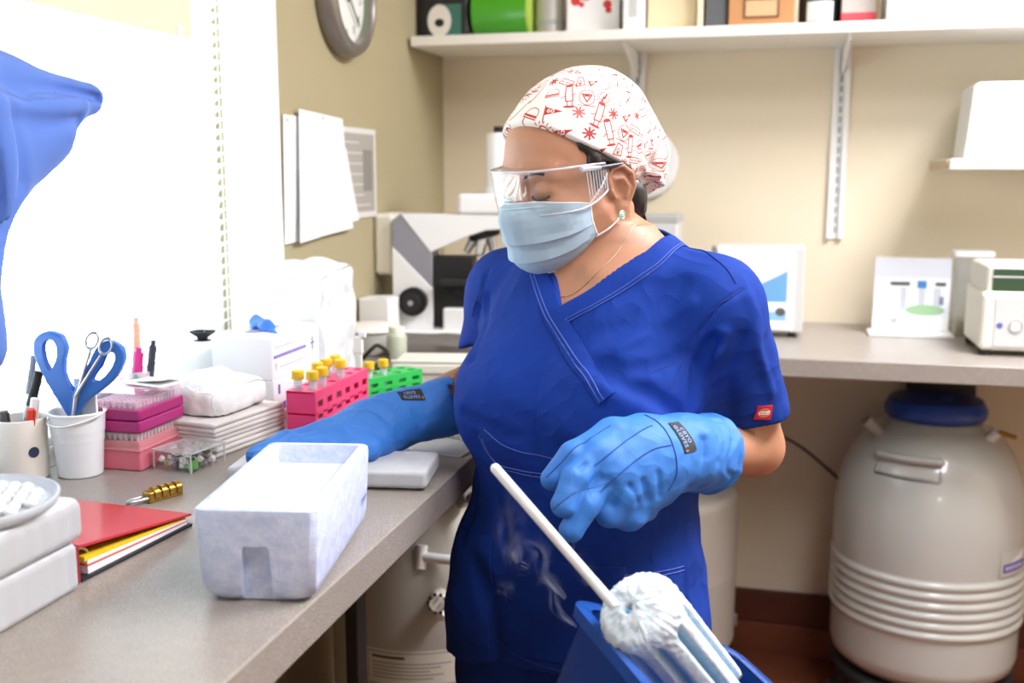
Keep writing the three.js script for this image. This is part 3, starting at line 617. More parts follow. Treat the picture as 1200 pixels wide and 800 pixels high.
{ // two glove boxes
  const faceT = (which) => canvasTex(512, 256, (x) => {
    x.fillStyle = '#f0eef2'; x.fillRect(0, 0, 512, 256);
    x.fillStyle = '#5d49b8';
    if (which) { x.save(); x.translate(10, 128); x.fillRect(0, -18, 350, 20); x.fillStyle = '#f0eef2'; for (let k = 0; k < 18; k++) x.fillRect(20 + k * 18, -14, 4, 12); x.restore(); x.fillStyle = '#8f92b8'; x.fillRect(20, 60, 210, 5); x.fillStyle = '#d8435c'; x.fillRect(26, 158, 9, 46); x.fillStyle = '#9a97a8'; x.fillRect(70, 190, 280, 5); x.fillStyle = '#4a58a8'; x.fillRect(430, 70, 14, 90); x.fillRect(412, 108, 50, 10); } else { x.fillRect(30, 150, 380, 44); x.fillStyle = '#f0eef2'; for (let k = 0; k < 13; k++) x.fillRect(48 + k * 28, 158, 6, 28); x.fillStyle = '#4a4a90'; x.fillRect(36, 30, 20, 60); x.fillStyle = '#7fbf63'; x.fillRect(60, 214, 120, 10); }
  });
  const mk = (label, x, y, z, turn, which) => {
    const t = thing('glove_box', label, 'glove box', [x, y, z], turn);
    part('carton', box(0.1, 0.0655, 0.178, 0.0015, 0.0075), S('#efeef1', 0.6), t);
    const g = new THREE.PlaneGeometry(0.174, 0.063).rotateY(Math.PI / 2).translate(0.0579, 0.033, 0);
    part('print', g, S('#fff', 0.6, { map: faceT(which) }), t);
    part('flap_seam', box(0.1, 0.0006, 0.002, 0, 0, 0.0653, 0.07), M.grey, t);
    return t;
  };
  mk('white glove box with a purple bar, under the other glove box', -0.798, TOP, -1.515, 0, false);
  const u = mk('white glove box with purple lettering and a blue glove on top', -0.801, TOP + 0.066, -1.513, 1.5, true);
  part('opening', ext(roundRect(0.03, 0.09, 0.014, 8), 0.0005).rotateX(-Math.PI / 2).translate(0, 0.0655, 0), S('#8d98ad', 0.8), u);
  const f = (p) => smin(smin(cap(p, [0, 0.004, 0.045], [0.006, 0.012, 0.012], 0.004, 0.009), cap(p, [0.006, 0.012, 0.012], [0.012, 0.022, -0.03], 0.009, 0.007), 0.012), cap(p, [0.004, 0.006, -0.02], [0.018, 0.014, -0.045], 0.006, 0.008), 0.014) + 0.002 * noise(p[0] * 90, p[1] * 90, p[2] * 60);
  const g = thing('blue_glove', 'crumpled blue disposable glove poking out of the upper glove box', 'glove', [-0.80, TOP + 0.125, -1.50], 60);
  part('glove', nets(f, [-0.03, -0.01, -0.07], [0.04, 0.05, 0.07], 0.003), S('#2f6fd8', 0.5), g);
}
// tube racks
function tubeRack(name, label, color, pos, turn, W, D, H, nx, nz) {
  const t = thing(name, label, 'tube rack', pos, turn), m = P(color, 0.38, { transmission: 0.3, thickness: 0 });
  const plate = (y, r) => {
    const holes = []; for (let i = 0; i < nx; i++) for (let j = 0; j < nz; j++) { const cx = (i - (nx - 1) / 2) * W / nx, cz = (j - (nz - 1) / 2) * D / nz; holes.push(Array.from({ length: 16 }, (_, k) => [cx + r * Math.cos(-k / 16 * 2 * Math.PI), cz + r * Math.sin(-k / 16 * 2 * Math.PI)])); }
    return ext(roundRect(W, D, 0.002, 3), 0.0028, 0, holes).rotateX(-Math.PI / 2).translate(0, y, 0);
  };
  part('top_plate', plate(H - 0.003, 0.0072), m, t); part('middle_plate', plate(H * 0.5, 0.0072), m, t);
  part('base_plate', box(W, 0.003, D, 0.001), m, t);
  for (const s of [-1, 1]) part('end_panel', box(W, H, 0.003, 0.001, 0, 0, s * (D / 2 - 0.0015)), m, t);
  const slots = []; for (let j = 0; j < nz; j++) for (let k = 0; k < 3; k++) { const cz = (j - (nz - 1) / 2) * D / nz, cy = H * (0.24 + k * 0.24), hw = D / nz * 0.27, hh = H * 0.07; slots.push([[cz - hw, cy - hh], [cz - hw, cy + hh], [cz + hw, cy + hh], [cz + hw, cy - hh]]); }
  for (const s of [-1, 1]) part('side_panel', ext([[-D / 2 + 0.003, 0.003], [D / 2 - 0.003, 0.003], [D / 2 - 0.003, H - 0.003], [-D / 2 + 0.003, H - 0.003]], 0.002, 0, slots).rotateY(Math.PI / 2).translate(s * (W / 2 - 0.001) - 0.001, 0, 0), m, t);
  return t;
}
const yellowCap = S('#f0c62c', 0.45), tubeM = P('#f6fbfb', 0.12, { transmission: 0.75, thickness: 0 });
const capG = lathe([[0, 0.0125], [0.0078, 0.0125], [0.0088, 0.0115], [0.009, 0], [0.0066, 0], [0.0066, 0.008], [0, 0.008]], 24);
const bodyG = lathe([[0, 0], [0.003, 0.0008], [0.0054, 0.005], [0.006, 0.012], [0.0062, 0.095], [0.0055, 0.095], [0.0053, 0.012], [0, 0.003]], 20), fillG = lathe([[0, 0.003], [0.0045, 0.006], [0.005, 0.012], [0.005, 0.045], [0, 0.045]], 16);
function capTube(label, x, z, group, y = TOP + 0.0035, h = 0.88) {
  const t = thing('test_tube', label, 'test tube', [x, y, z], 0, group);
  part('tube', bodyG, tubeM, t); part('contents', fillG, S('#eceef0', 0.6), t);
  const c = part('cap', capG, yellowCap, t); c.position.y = 0.0925 * h; t.children[0].scale.y = h;
  return t;
}
{
  tubeRack('pink_tube_rack', 'hot pink plastic tube rack holding yellow capped tubes', '#ff4a90', [-0.657, TOP, -1.446], 0, 0.046, 0.2, 0.07, 2, 6);
  const spots = [[0, 5, 'nearest in the left row'], [1, 5, 'nearest in the right row'], [0, 3, 'third in the left row'], [1, 4, 'second in the right row'], [0, 2, 'fourth in the left row'], [1, 2, 'fourth in the right row'], [0, 1, 'farthest in the left row']];
  for (const [i, j, w] of spots) capTube('yellow capped test tube in the pink rack, ' + w, -0.657 + (i - 0.5) * 0.023, -1.446 + (j - 2.5) * 0.2 / 6, 'yellow capped tubes in the pink rack');
}
{
  const c = [-0.648, TOP, -1.625], a = -26;
  tubeRack('green_tube_rack', 'bright green plastic tube rack behind the blue gloved arm', '#2fd866', c, a, 0.05, 0.16, 0.045, 2, 5);
  const q = (i, j) => { const lx = (i - 0.5) * 0.025, lz = (j - 2) * 0.032; return [c[0] + lx * Math.cos(R(a)) + lz * Math.sin(R(a)), c[2] - lx * Math.sin(R(a)) + lz * Math.cos(R(a))]; };
  capTube('yellow capped test tube at the left of the green rack', ...q(1, 3), 'yellow capped tubes in the green rack', TOP + 0.0035, 0.6);
  capTube('yellow capped test tube at the right of the green rack', ...q(1, 2), 'yellow capped tubes in the green rack', TOP + 0.0035, 0.6);
  const s = q(0, 3), t = thing('white_spatula', 'white plastic scoop standing upright in the green rack', 'scoop', [s[0], TOP + 0.004, s[1]], -10);
  part('handle', box(0.013, 0.1, 0.006, 0.0025, 0, 0, 0), M.white, t);
  part('scoop', [box(0.017, 0.03, 0.008, 0.003, 0, 0.078, 0), box(0.014, 0.012, 0.007, 0.003, 0.0025, 0.106, 0).rotateZ(-0.05)], M.white, t);
}
{ // sheet of paper with vials
  const t = thing('white_paper', 'white sheet of paper lying on the worktop under small vials', 'paper', [-0.47, TOP, -1.395], -9);
  part('sheet', box(0.155, 0.0012, 0.16, 0.0004), M.paper, t);
  part('second_sheet', turnY(box(0.15, 0.001, 0.15, 0.0004, 0, 0.0012, 0), 4), M.paper, t);
  const vial = (label, x, z, turn, gm) => { const v = thing('small_vial', label, 'vial', [x, TOP + 0.0078, z], turn);
    part('body', new THREE.CylinderGeometry(0.0052, 0.0052, 0.026, 18).rotateZ(Math.PI / 2), M.clearFrost, v); part('cap', new THREE.CylinderGeometry(0.0056, 0.0056, 0.009, 18).rotateZ(Math.PI / 2).translate(0.017, 0, 0), M.white, v); part('band', new THREE.CylinderGeometry(0.0054, 0.0054, 0.006, 18, 1, true).rotateZ(Math.PI / 2).translate(-0.003, 0, 0), gm, v); };
  vial('clear vial with a pale green band lying on the paper, farther from the person', -0.468, -1.392, 35, S('#9fcf9a', 0.5));
  vial('clear vial with a pale green band lying on the paper, beside the hip', -0.438, -1.39, -20, S('#a9d3a3', 0.5));
  vial('clear vial with a white band lying on the paper edge', -0.44, -1.42, 70, M.white);
  const cupt = thing('vial_cup', 'small white lidded cup on the paper beside the hip', 'cup', [-0.402, TOP + 0.0024, -1.41]); part('cup', lathe([[0, 0], [0.011, 0], [0.013, 0.016], [0, 0.016]], 24), M.white, cupt); part('lid', lathe([[0, 0.016], [0.0142, 0.016], [0.0142, 0.021], [0, 0.0215]], 24), M.paper, cupt);
}
{ // closed dark notebook on a white tray, in front of the microscope
  const t = thing('white_tray', 'low off-white tray in front of the microscope', 'tray', [-0.598, TOP, -1.93], 10);
  part('tray', box(0.25, 0.022, 0.13, 0.006), M.offWhite, t); part('rim', [box(0.25, 0.006, 0.008, 0.002, 0, 0.022, 0.06)], M.offWhite, t);
  const u = thing('grey_dust_cover', 'folded dark grey plastic cover lying behind the off-white tray', 'cover', [-0.655, TOP + 0.0045, -2.07], 8);
  const f = (p) => rbox(p, [0, 0.018, 0], [0.13, 0.018, 0.06], 0.014) + 0.004 * noise(p[0] * 16, p[1] * 60, p[2] * 24);
  part('cover', nets(f, [-0.15, -0.006, -0.08], [0.15, 0.05, 0.08], 0.005), S('#6b665f', 0.55), u);
}
{ // bottle, tub, carton and bag by the olive wall
  const b = thing('pale_bottle', 'pale greenish squat bottle left of the off-white tray', 'bottle', [-0.752, TOP, -1.99]);
  part('bottle', lathe([[0, 0], [0.019, 0], [0.021, 0.003], [0.021, 0.05], [0.019, 0.056], [0.015, 0.058], [0, 0.058]], 36), P('#dfe6cf', 0.3, { transmission: 0.3, thickness: 0 }), b); part('cap', cyl(0.0165, 0.0165, 0.013, 0, 0.058, 0), S('#e8ead9', 0.5), b);
  const u = thing('white_tub', 'squat translucent white tub in front of the white carton', 'tub', [-0.842, TOP, -2.075]);
  part('tub', lathe([[0, 0], [0.05, 0], [0.056, 0.005], [0.06, 0.05], [0.062, 0.052], [0, 0.05]], 40), P('#ecebe4', 0.4, { transmission: 0.3, thickness: 0 }), u); part('lid', lathe([[0, 0.066], [0.04, 0.064], [0.06, 0.056], [0.064, 0.052], [0.064, 0.049], [0, 0.05]], 40), S('#eceae4', 0.4), u);
  const c = thing('white_carton', 'small white carton against the olive wall left of the microscope', 'carton', [-0.868, TOP, -2.19]);
  part('carton', box(0.07, 0.105, 0.07, 0.002), M.paper, c); part('flap', box(0.066, 0.002, 0.066, 0.0008, 0, 0.105, 0).rotateZ(0.05), M.white, c);
  const k = thing('black_cable', 'black cable looping over the worktop behind the pink rack', 'cable', [0, TOP, 0.0]);
  part('cord', tube([[-0.82, 0.004, -1.97], [-0.79, 0.03, -1.95], [-0.755, 0.045, -1.9], [-0.725, 0.035, -1.87], [-0.715, 0.01, -1.83], [-0.7, 0.004, -1.78], [-0.66, 0.004, -1.77]], 0.004, 60, 8), M.black, k);
  part('plug', [rod([-0.735, 0.012, -1.85], [-0.715, 0.012, -1.8], 0.011, 0.009)], M.rubber, k);
  // bulging white plastic bag with a carton inside
  const bag = thing('white_bag', 'bulging white plastic bag standing in the corner right of the window', 'bag', [-0.838, TOP, -1.765], 6);
  const f = (p) => { const w = 0.006 * noise(p[0] * 26, p[1] * 20, p[2] * 26) + 0.008 * Math.abs(noise(p[0] * 14 + 3, p[1] * 11, p[2] * 14));
    return smin(rbox(p, [0, 0.105, 0], [0.062, 0.103 - 0.12 * max(0, p[2] - 0.03), 0.1 - 0.1 * max(0, p[1] - 0.1)], 0.016), ell(p, [0.0, 0.197, -0.03], [0.05, 0.022, 0.055]), 0.03) - w + 0.003 * exp(-((poly(p, [[0.09, 0.196, 0.08], [0.09, 0.186, -0.02], [0.07, 0.2, -0.09]]) / 0.006) ** 2)); };
  part('bag', metreUV(nets(f, [-0.1, -0.005, -0.12], [0.1, 0.27, 0.12], 0.005)), S('#e2e4e8', 0.45, { bumpMap: crinkle, bumpScale: 0.003 }), bag);
  part('red_mark', box(0.0015, 0.022, 0.014, 0.0004, 0.0, 0, 0).translate(0.066, 0.03, -0.075), S('#c2553f', 0.6), bag);
}
// microscope
{
  const t = thing('microscope', 'white lab microscope with a grey diagonal band and black focus knob', 'microscope', [-0.862, TOP + 0.003, -2.30], 8);
  const k = (pts) => pts.map(([x, y]) => [(x - 460) / 496, (396 - y) / 496]), d = 0.085;
  const arm = ext(k([[459, 396], [459, 292], [503, 338], [503, 396]]), d, 0.003).translate(0, 0, -d / 2);
  const bend = ext(k([[470, 254], [598, 256], [600, 268], [566, 270], [548, 276], [503, 295]]), d, 0.003).translate(0, 0, -d / 2);
  part('column', arm, M.whiteGloss, t); part('arm', bend, M.whiteGloss, t);
  part('band', ext(k([[459, 291], [459, 262], [469, 254], [503, 295], [503, 337]]), d - 0.002, 0.0025).translate(0, 0, -d / 2 + 0.001), S('#8f8f96', 0.5), t);
  part('back_plate', box(0.004, 0.27, 0.07, 0.001, -0.0045, 0.003, 0), M.lightGrey, t);
  const kn = part('focus_knob', new THREE.CylinderGeometry(0.033, 0.033, 0.022, 40).rotateX(Math.PI / 2).translate(0.046, 0.088, d / 2 + 0.013), M.black, t);
  part('fine_knob', new THREE.CylinderGeometry(0.019, 0.021, 0.02, 32).rotateX(Math.PI / 2).translate(0.046, 0.088, d / 2 + 0.034), M.rubber, kn);
  part('knob_cap', new THREE.CylinderGeometry(0.006, 0.006, 0.003, 20).rotateX(Math.PI / 2).translate(0.046, 0.088, d / 2 + 0.045), M.steel, kn);
  part('base', [box(0.27, 0.026, 0.17, 0.008, 0.135, 0, 0), box(0.15, 0.05, 0.12, 0.006, 0.19, 0.024, 0)], M.whiteGloss, t);
  part('body', [box(0.095, 0.16, 0.07, 0.004, 0.135, 0.03, 0)], M.black, t);
  const st = part('stage', [box(0.17, 0.014, 0.14, 0.003, 0.195, 0.125, 0), box(0.12, 0.02, 0.1, 0.004, 0.2, 0.105, 0)], M.rubber, t);
  part('slide_clip', [box(0.09, 0.006, 0.012, 0.002, 0.19, 0.14, 0.03), box(0.03, 0.012, 0.05, 0.002, 0.165, 0.14, 0)], M.black, st);
  part('slide', box(0.075, 0.0015, 0.025, 0.0004, 0.2, 0.1402, 0), M.glass, st);
  part('condenser', cyl(0.024, 0.03, 0.05, 0.2, 0.06, 0), M.black, t);
  const nose = part('nosepiece', [new THREE.CylinderGeometry(0.042, 0.034, 0.022, 32).rotateZ(0.25).translate(0.205, 0.242, 0)], M.rubber, t);
  for (const [a, l] of [[0.2, 0.05], [1.6, 0.042], [3.0, 0.038], [4.6, 0.045]]) {
    const dx = Math.cos(a), dz = Math.sin(a), o = rod([0.203 + dx * 0.018, 0.236, dz * 0.018], [0.196 + dx * 0.034, 0.236 - l, dz * 0.034], 0.013, 0.0075, 20);
    part('objective', o, M.steel, nose);
  }
  const head = part('head', [box(0.16, 0.048, 0.1, 0.01, 0.23, 0.286, 0), box(0.1, 0.02, 0.08, 0.006, 0.22, 0.278, 0)], M.whiteGloss, t);
  part('camera_tube', lathe([[0, 0.33], [0.036, 0.33], [0.036, 0.338], [0.034, 0.345], [0.031, 0.35], [0.031, 0.466], [0.026, 0.47], [0, 0.47]], 40).translate(0.24, 0, 0), M.whiteGloss, head);
  part('tube_cap', cyl(0.017, 0.016, 0.016, 0.243, 0.468, 0), M.black, head);
  for (const s of [-1, 1]) part('eyepiece', rod([0.29, 0.31, s * 0.03], [0.36, 0.36, s * 0.032], 0.014, 0.017, 24), M.black, head);
}
// on the olive wall
{
  const t = thing('wall_clock', 'round wall clock with a brushed grey rim on the olive wall', 'clock', [WX, 1.662, -2.105]);
  const prof = [[0, 0], [0.126, 0], [0.131, 0.004], [0.131, 0.02], [0.124, 0.034], [0.112, 0.04], [0.103, 0.04], [0.1, 0.03], [0.1, 0.014]].map(([a, b]) => [a * 0.96, b]);
  part('rim', lathe(prof, 64).rotateZ(-Math.PI / 2), S('#86817c', 0.35, { metalness: 0.6 }), t);
  const face = canvasTex(512, 512, (x) => { x.fillStyle = '#f0f0ee'; x.fillRect(0, 0, 512, 512); x.translate(256, 256); x.fillStyle = '#26262a'; x.font = 'bold 54px sans-serif'; x.textAlign = 'center'; x.textBaseline = 'middle';
    for (let k = 0; k < 60; k++) { x.save(); x.rotate(k * Math.PI / 30); x.fillRect(-2, -240, 4, k % 5 ? 12 : 24); x.restore(); }
    for (let k = 1; k <= 12; k++) x.fillText(k, 188 * Math.sin(k * Math.PI / 6), -188 * Math.cos(k * Math.PI / 6)); });
  const d = new THREE.CircleGeometry(0.101, 64).rotateY(Math.PI / 2).translate(0.016, 0, 0);
  part('dial', d, S('#fff', 0.6, { map: face }), t);
  const hand = (l, w, a, x) => box(0.002, l, w, 0.0005, 0, -0.012, 0).rotateX(a).translate(x, 0, 0);
  part('hour_hand', hand(0.06, 0.006, 0.6, 0.02), M.black, t); part('minute_hand', hand(0.088, 0.004, -2.4, 0.023), M.black, t);
  part('glass', new THREE.CircleGeometry(0.099, 48).rotateY(Math.PI / 2).translate(0.036, 0, 0), M.clear, t);
}
{ // sheets and poster pinned to the olive wall
  const sheet = (name, label, cat, pts, x, bend, m, sub) => {
    const t = thing(name, label, cat, [WX, 0, 0]);
    const nu = 10, nv = 14, L = [], th = 0.0016; const ringAt = (j) => { const v = j / nv, out = []; const e = (u, s) => { const a = pts[0], b = pts[1], c = pts[2], d = pts[3]; const z = (a[0] * (1 - u) + b[0] * u) * (1 - v) + (d[0] * (1 - u) + c[0] * u) * v, y = (a[1] * (1 - u) + b[1] * u) * (1 - v) + (d[1] * (1 - u) + c[1] * u) * v; return [x + bend * (0.3 + v) * (1 + Math.sin(u * 5 + v * 2)) + s, y, z]; };
      for (let i = 0; i <= nu; i++) out.push(e(i / nu, th)); for (let i = nu; i >= 0; i--) out.push(e(i / nu, 0)); return out; };
    for (let j = 0; j <= nv; j++) L.push(ringAt(j));
    part('sheet', toCreasedNormals(skin(L, true, true, true), 0.6), m, t);
    if (sub) sub(t);
    return t;
  };
  const cloth = S('#eceded', 0.9, { bumpMap: softCloth, bumpScale: 0.0005 });
  const pin = (t, z, y, x = 0.006) => part('pin', new THREE.CylinderGeometry(0.005, 0.004, 0.008, 14).rotateZ(Math.PI / 2).translate(x, y, z), M.white, t);
  sheet('hanging_sheet', 'white sheet hanging rearmost of the overlapping sheets, its left edge showing', 'sheet', [[-1.822, 1.405], [-1.98, 1.405], [-1.99, 1.17], [-1.805, 1.163]], 0.002, 0.0015, cloth, (t) => pin(t, -1.835, 1.398));
  sheet('hanging_sheet', 'short white sheet peeking out right of the largest hanging sheet', 'sheet', [[-2.0, 1.35], [-2.11, 1.35], [-2.165, 1.195], [-2.02, 1.18]], 0.004, 0.0015, cloth, (t) => pin(t, -2.06, 1.342, 0.009));
  sheet('hanging_sheet', 'largest white sheet hanging in front of the other sheets', 'sheet', [[-1.875, 1.418], [-2.083, 1.41], [-2.112, 1.18], [-1.85, 1.163]], 0.009, 0.0028, cloth, (t) => pin(t, -1.98, 1.408, 0.014));
  const pt = canvasTex(256, 256, (x) => { x.fillStyle = '#a5a19a'; x.fillRect(0, 0, 256, 256); x.strokeStyle = '#c9c7c2'; x.lineWidth = 5; for (let k = 0; k < 7; k++) { x.beginPath(); x.moveTo(20, 40 + k * 30); x.lineTo(150 + (k * 37) % 80, 40 + k * 30); x.stroke(); } x.fillStyle = '#87837d'; x.fillRect(170, 60, 60, 120); x.fillStyle = '#d8d6d2'; x.fillRect(0, 0, 256, 14); x.fillRect(0, 240, 256, 16); x.fillRect(244, 0, 12, 256); });
  const t = thing('grey_poster', 'grey printed notice in a plastic sleeve beside the hanging sheets', 'notice', [WX, 0, 0]);
  part('sleeve', box(0.003, 0.198, 0.235, 0.0008, 0.0018, 1.198, -2.168), M.lightGrey, t);
  part('print', new THREE.PlaneGeometry(0.232, 0.195).rotateY(Math.PI / 2).translate(0.0036, 1.297, -2.168), S('#fff', 0.45, { map: pt }), t);
}
{
  const t = thing('wall_outlet_box', 'beige outlet box with two black plugs on the olive wall', 'outlet', [WX, 1.063, -2.325], 0);
  part('housing', box(0.05, 0.143, 0.115, 0.012, 0.025, 0, 0, 4), S('#e6e0cf', 0.5), t);
  for (const y of [0.035, 0.105]) part('plug', box(0.035, 0.026, 0.03, 0.005, 0.062, y - 0.013, -0.03), M.black, t);
  part('face_plate', box(0.003, 0.12, 0.09, 0.001, 0.051, 0.011, 0), M.offWhite, t);
}
{ // blue cloth cover at the left edge
  const t = thing('blue_dust_cover', 'blue cloth cover draped over tall equipment at the left edge before the window', 'dust cover', [-0.874, TOP, -0.874]);
  const fold = (p, pts, r, a) => a * exp(-((poly(p, pts) / r) ** 2));
  const f = (p) => {
    let d = smin(rbox(p, [0, 0.3, 0.035], [0.06, 0.15, 0.14], 0.04), rbox(p, [0, 0.43, 0.02], [0.065, 0.05, 0.13], 0.04), 0.05);
    d = smin(d, cap(p, [0, 0.485, -0.07], [0.012, 0.478, -0.325], 0.05, 0.004), 0.04);
    d = smin(d, cap(p, [0, 0.4, -0.08], [0.012, 0.468, -0.31], 0.05, 0.007), 0.05);
    d = smin(d, cap(p, [0, 0.3, 0.0], [0.008, 0.415, -0.235], 0.05, 0.022), 0.06);
    d += fold(p, [[0.07, 0.475, 0], [0.055, 0.478, -0.14], [0.03, 0.477, -0.24], [0.018, 0.474, -0.32]], 0.008, 0.013);
    d -= fold(p, [[0.065, 0.455, -0.03], [0.05, 0.455, -0.17], [0.03, 0.462, -0.27]], 0.014, 0.008);
    d += fold(p, [[0.06, 0.43, -0.16], [0.035, 0.445, -0.26]], 0.008, 0.008);
    d += fold(p, [[0.07, 0.44, -0.06], [0.062, 0.35, -0.07], [0.064, 0.2, -0.03]], 0.012, 0.012);
    d += fold(p, [[0.07, 0.45, -0.12], [0.055, 0.37, -0.13], [0.06, 0.28, -0.06]], 0.012, 0.012);
    d -= fold(p, [[0.07, 0.45, -0.09], [0.07, 0.33, -0.09], [0.08, 0.1, -0.03]], 0.012, 0.007);
    return d + 0.003 * noise(p[0] * 14, p[1] * 14, p[2] * 14);
  };
  part('cloth', metreUV(nets(f, [-0.13, 0.12, -0.36], [0.13, 0.56, 0.24], 0.005)), P('#5a80d2', 0.8, { transmission: 0.12, thickness: 0, bumpMap: fineCloth, bumpScale: 0.0004, sheen: 0.5, sheenColor: '#6f8fe0', sheenRoughness: 0.6 }), t);
  part('equipment_body', box(0.09, 0.3, 0.12, 0.01, 0, 0, 0.14), M.darkGrey, t);
}

// ---------------------------------------------------------------- back wall and back worktop
{
  const t = thing('wall_disc', 'round white disc on the back wall behind the person\'s head', 'wall disc', [-0.352, 1.323, BZ]);
  part('disc', lathe([[0, 0], [0.088, 0], [0.093, 0.006], [0.093, 0.016], [0.085, 0.024], [0.06, 0.028], [0, 0.03]], 64).rotateX(Math.PI / 2), M.white, t);
  part('hub', lathe([[0, 0.03], [0.02, 0.029], [0.018, 0.034], [0, 0.035]], 32).rotateX(Math.PI / 2), M.lightGrey, t);
}
// things on the long shelf, left to right
{
  const y = SHY, z = -2.63;
  const a = thing('black_mug_box', 'black rounded box with a white and teal picture at the left end of the shelf', 'box', [-0.885, y, z]);
  part('shell', box(0.14, 0.15, 0.11, 0.02, 0.0, 0, 0, 4), M.black, a);
  const pic = canvasTex(128, 128, (x) => { x.fillStyle = '#1d2022'; x.fillRect(0, 0, 128, 128); x.fillStyle = '#3d7468'; x.fillRect(58, 30, 60, 98); x.fillStyle = '#ebe6da'; x.beginPath(); x.ellipse(48, 78, 38, 48, 0, 0, 7); x.fill(); x.fillStyle = '#191919'; x.beginPath(); x.ellipse(48, 84, 15, 12, 0, 0, 7); x.fill(); });
  part('picture', new THREE.PlaneGeometry(0.105, 0.105).translate(0.005, 0.055, 0.0556), S('#fff', 0.5, { map: pic }), a);
  a.position.x = -0.836;
  const g = thing('green_tin', 'bright green cylindrical tin lying on the shelf', 'tin', [-0.69, y + 0.0635, z]);
  part('barrel', new THREE.CylinderGeometry(0.0625, 0.0625, 0.14, 48).rotateZ(Math.PI / 2), P('#46a51e', 0.3, { clearcoat: 0.4 }), g);
  part('end', new THREE.CylinderGeometry(0.063, 0.063, 0.008, 48).rotateZ(Math.PI / 2).translate(0.073, 0, 0), S('#b7d65a', 0.4), g);
  const c = thing('grey_canister', 'dull grey metal canister right of the green tin', 'canister', [-0.572, y, z]);
  part('body', lathe([[0, 0], [0.04, 0], [0.043, 0.004], [0.043, 0.01], [0.036, 0.014], [0.035, 0.13], [0.038, 0.135], [0, 0.137]], 40), S('#b9b6ad', 0.45, { metalness: 0.3 }), c); part('band', lathe([[0.036, 0.03], [0.0375, 0.03], [0.0375, 0.04], [0.036, 0.04]], 40), M.grey, c);
  const w = thing('red_print_box', 'white box with red shapes printed along its top, on the shelf', 'box', [-0.459, y, z], 4);
  const rp = canvasTex(256, 256, (x) => { x.fillStyle = '#efeeec'; x.fillRect(0, 0, 256, 256); x.fillStyle = '#d2322d'; for (const [u, v, r] of [[40, 90, 24], [90, 60, 30], [70, 108, 14], [200, 110, 22], [206, 140, 16], [150, 40, 22]]) { x.beginPath(); x.arc(u, v, r, 0, 7); x.fill(); } });
  part('carton', box(0.128, 0.12, 0.1, 0.002), M.paper, w); part('print', new THREE.PlaneGeometry(0.124, 0.116).translate(0, 0.06, 0.0506), S('#fff', 0.6, { map: rp }), w);
  const b = thing('white_binder', 'narrow white binder standing on the shelf above the cap', 'binder', [-0.352, y, z]);
  part('cover', box(0.048, 0.25, 0.19, 0.003), M.white, b); part('label', box(0.018, 0.1, 0.001, 0, 0, 0.03, 0.0955), M.lightGrey, b);
  const bb = thing('beige_box', 'wide cream cardboard box in the middle of the shelf', 'box', [-0.265, y, z - 0.02]);
  part('carton', box(0.115, 0.16, 0.15, 0.002), S('#e0cda6', 0.7), bb); part('lid', box(0.118, 0.03, 0.153, 0.002, 0, 0.131, 0), S('#d8c39a', 0.7), bb);
  const bs = thing('cream_folder', 'cream folder standing left of the dark grey box', 'folder', [-0.198, y, z]); part('cover', box(0.012, 0.22, 0.16, 0.002), S('#e6d9b9', 0.7), bs); part('tab', box(0.004, 0.03, 0.006, 0.001, 0.004, 0.19, 0.08), M.paper, bs);
  const dk = thing('dark_grey_box', 'small dark grey box left of the brown box', 'box', [-0.162, y, z]);
  part('carton', box(0.05, 0.14, 0.1, 0.003), S('#55575c', 0.55), dk); part('lid', box(0.052, 0.02, 0.102, 0.002, 0, 0.121, 0), S('#47494d', 0.55), dk);
  const br = thing('brown_box', 'tan box with a framed label holder on the shelf', 'box', [-0.058, y, z]);
  part('carton', box(0.15, 0.13, 0.12, 0.003), S('#b98454', 0.65), br);
  part('label_holder', [box(0.08, 0.004, 0.004, 0.001, 0, 0.022, 0.061), box(0.08, 0.004, 0.004, 0.001, 0, 0.062, 0.061), box(0.004, 0.044, 0.004, 0.001, -0.038, 0.022, 0.061), box(0.004, 0.044, 0.004, 0.001, 0.038, 0.022, 0.061)], S('#6b4a35', 0.5), br); part('label', box(0.072, 0.038, 0.001, 0, 0, 0.024, 0.0605), S('#d0a67a', 0.7), br);
  const bl = thing('black_canister', 'black rounded canister with a pale label on the shelf', 'canister', [0.073, y, z]);
  part('body', lathe([[0, 0], [0.043, 0], [0.047, 0.008], [0.048, 0.06], [0.044, 0.1], [0.03, 0.12], [0, 0.125]], 40), M.black, bl); part('label', new THREE.CylinderGeometry(0.0486, 0.0482, 0.045, 24, 1, true, -0.65, 1.3).translate(0, 0.034, 0), S('#d7e2da', 0.6), bl);
  const rd = thing('red_base_box', 'small grey box with a red lower band on the shelf', 'box', [0.158, y, z]);
  part('carton', box(0.075, 0.11, 0.1, 0.002), S('#b9ada6', 0.6), rd); part('band', box(0.0765, 0.026, 0.1015, 0.002, 0, 0.002, 0), S('#cf4550', 0.6), rd);
  const wl = thing('long_white_box', 'long plain white box at the right of the shelf', 'box', [0.49, y, z]);
  part('carton', box(0.55, 0.16, 0.2, 0.003), M.white, wl); part('lid', box(0.556, 0.03, 0.206, 0.003, 0, 0.132, 0), M.white, wl);
}
{ // white device on the short shelf
  const t = thing('white_meter', 'white sloped bench device on the short shelf', 'bench device', [0.402, 1.3295, -2.64]);
  part('housing', ext([[0, 0], [0.32, 0], [0.31, 0.15], [0.302, 0.162], [0.02, 0.162], [0.011, 0.154]], 0.16, 0.003).translate(0, 0.003, -0.08), M.white, t);
  part('display', box(0.1, 0.045, 0.003, 0.006, 0.12, 0.085, 0.0835), S('#b3bccb', 0.3), t);
  part('label', box(0.085, 0.008, 0.001, 0, 0.075, 0.024, 0.0838), S('#aab0a6', 0.5), t);
}
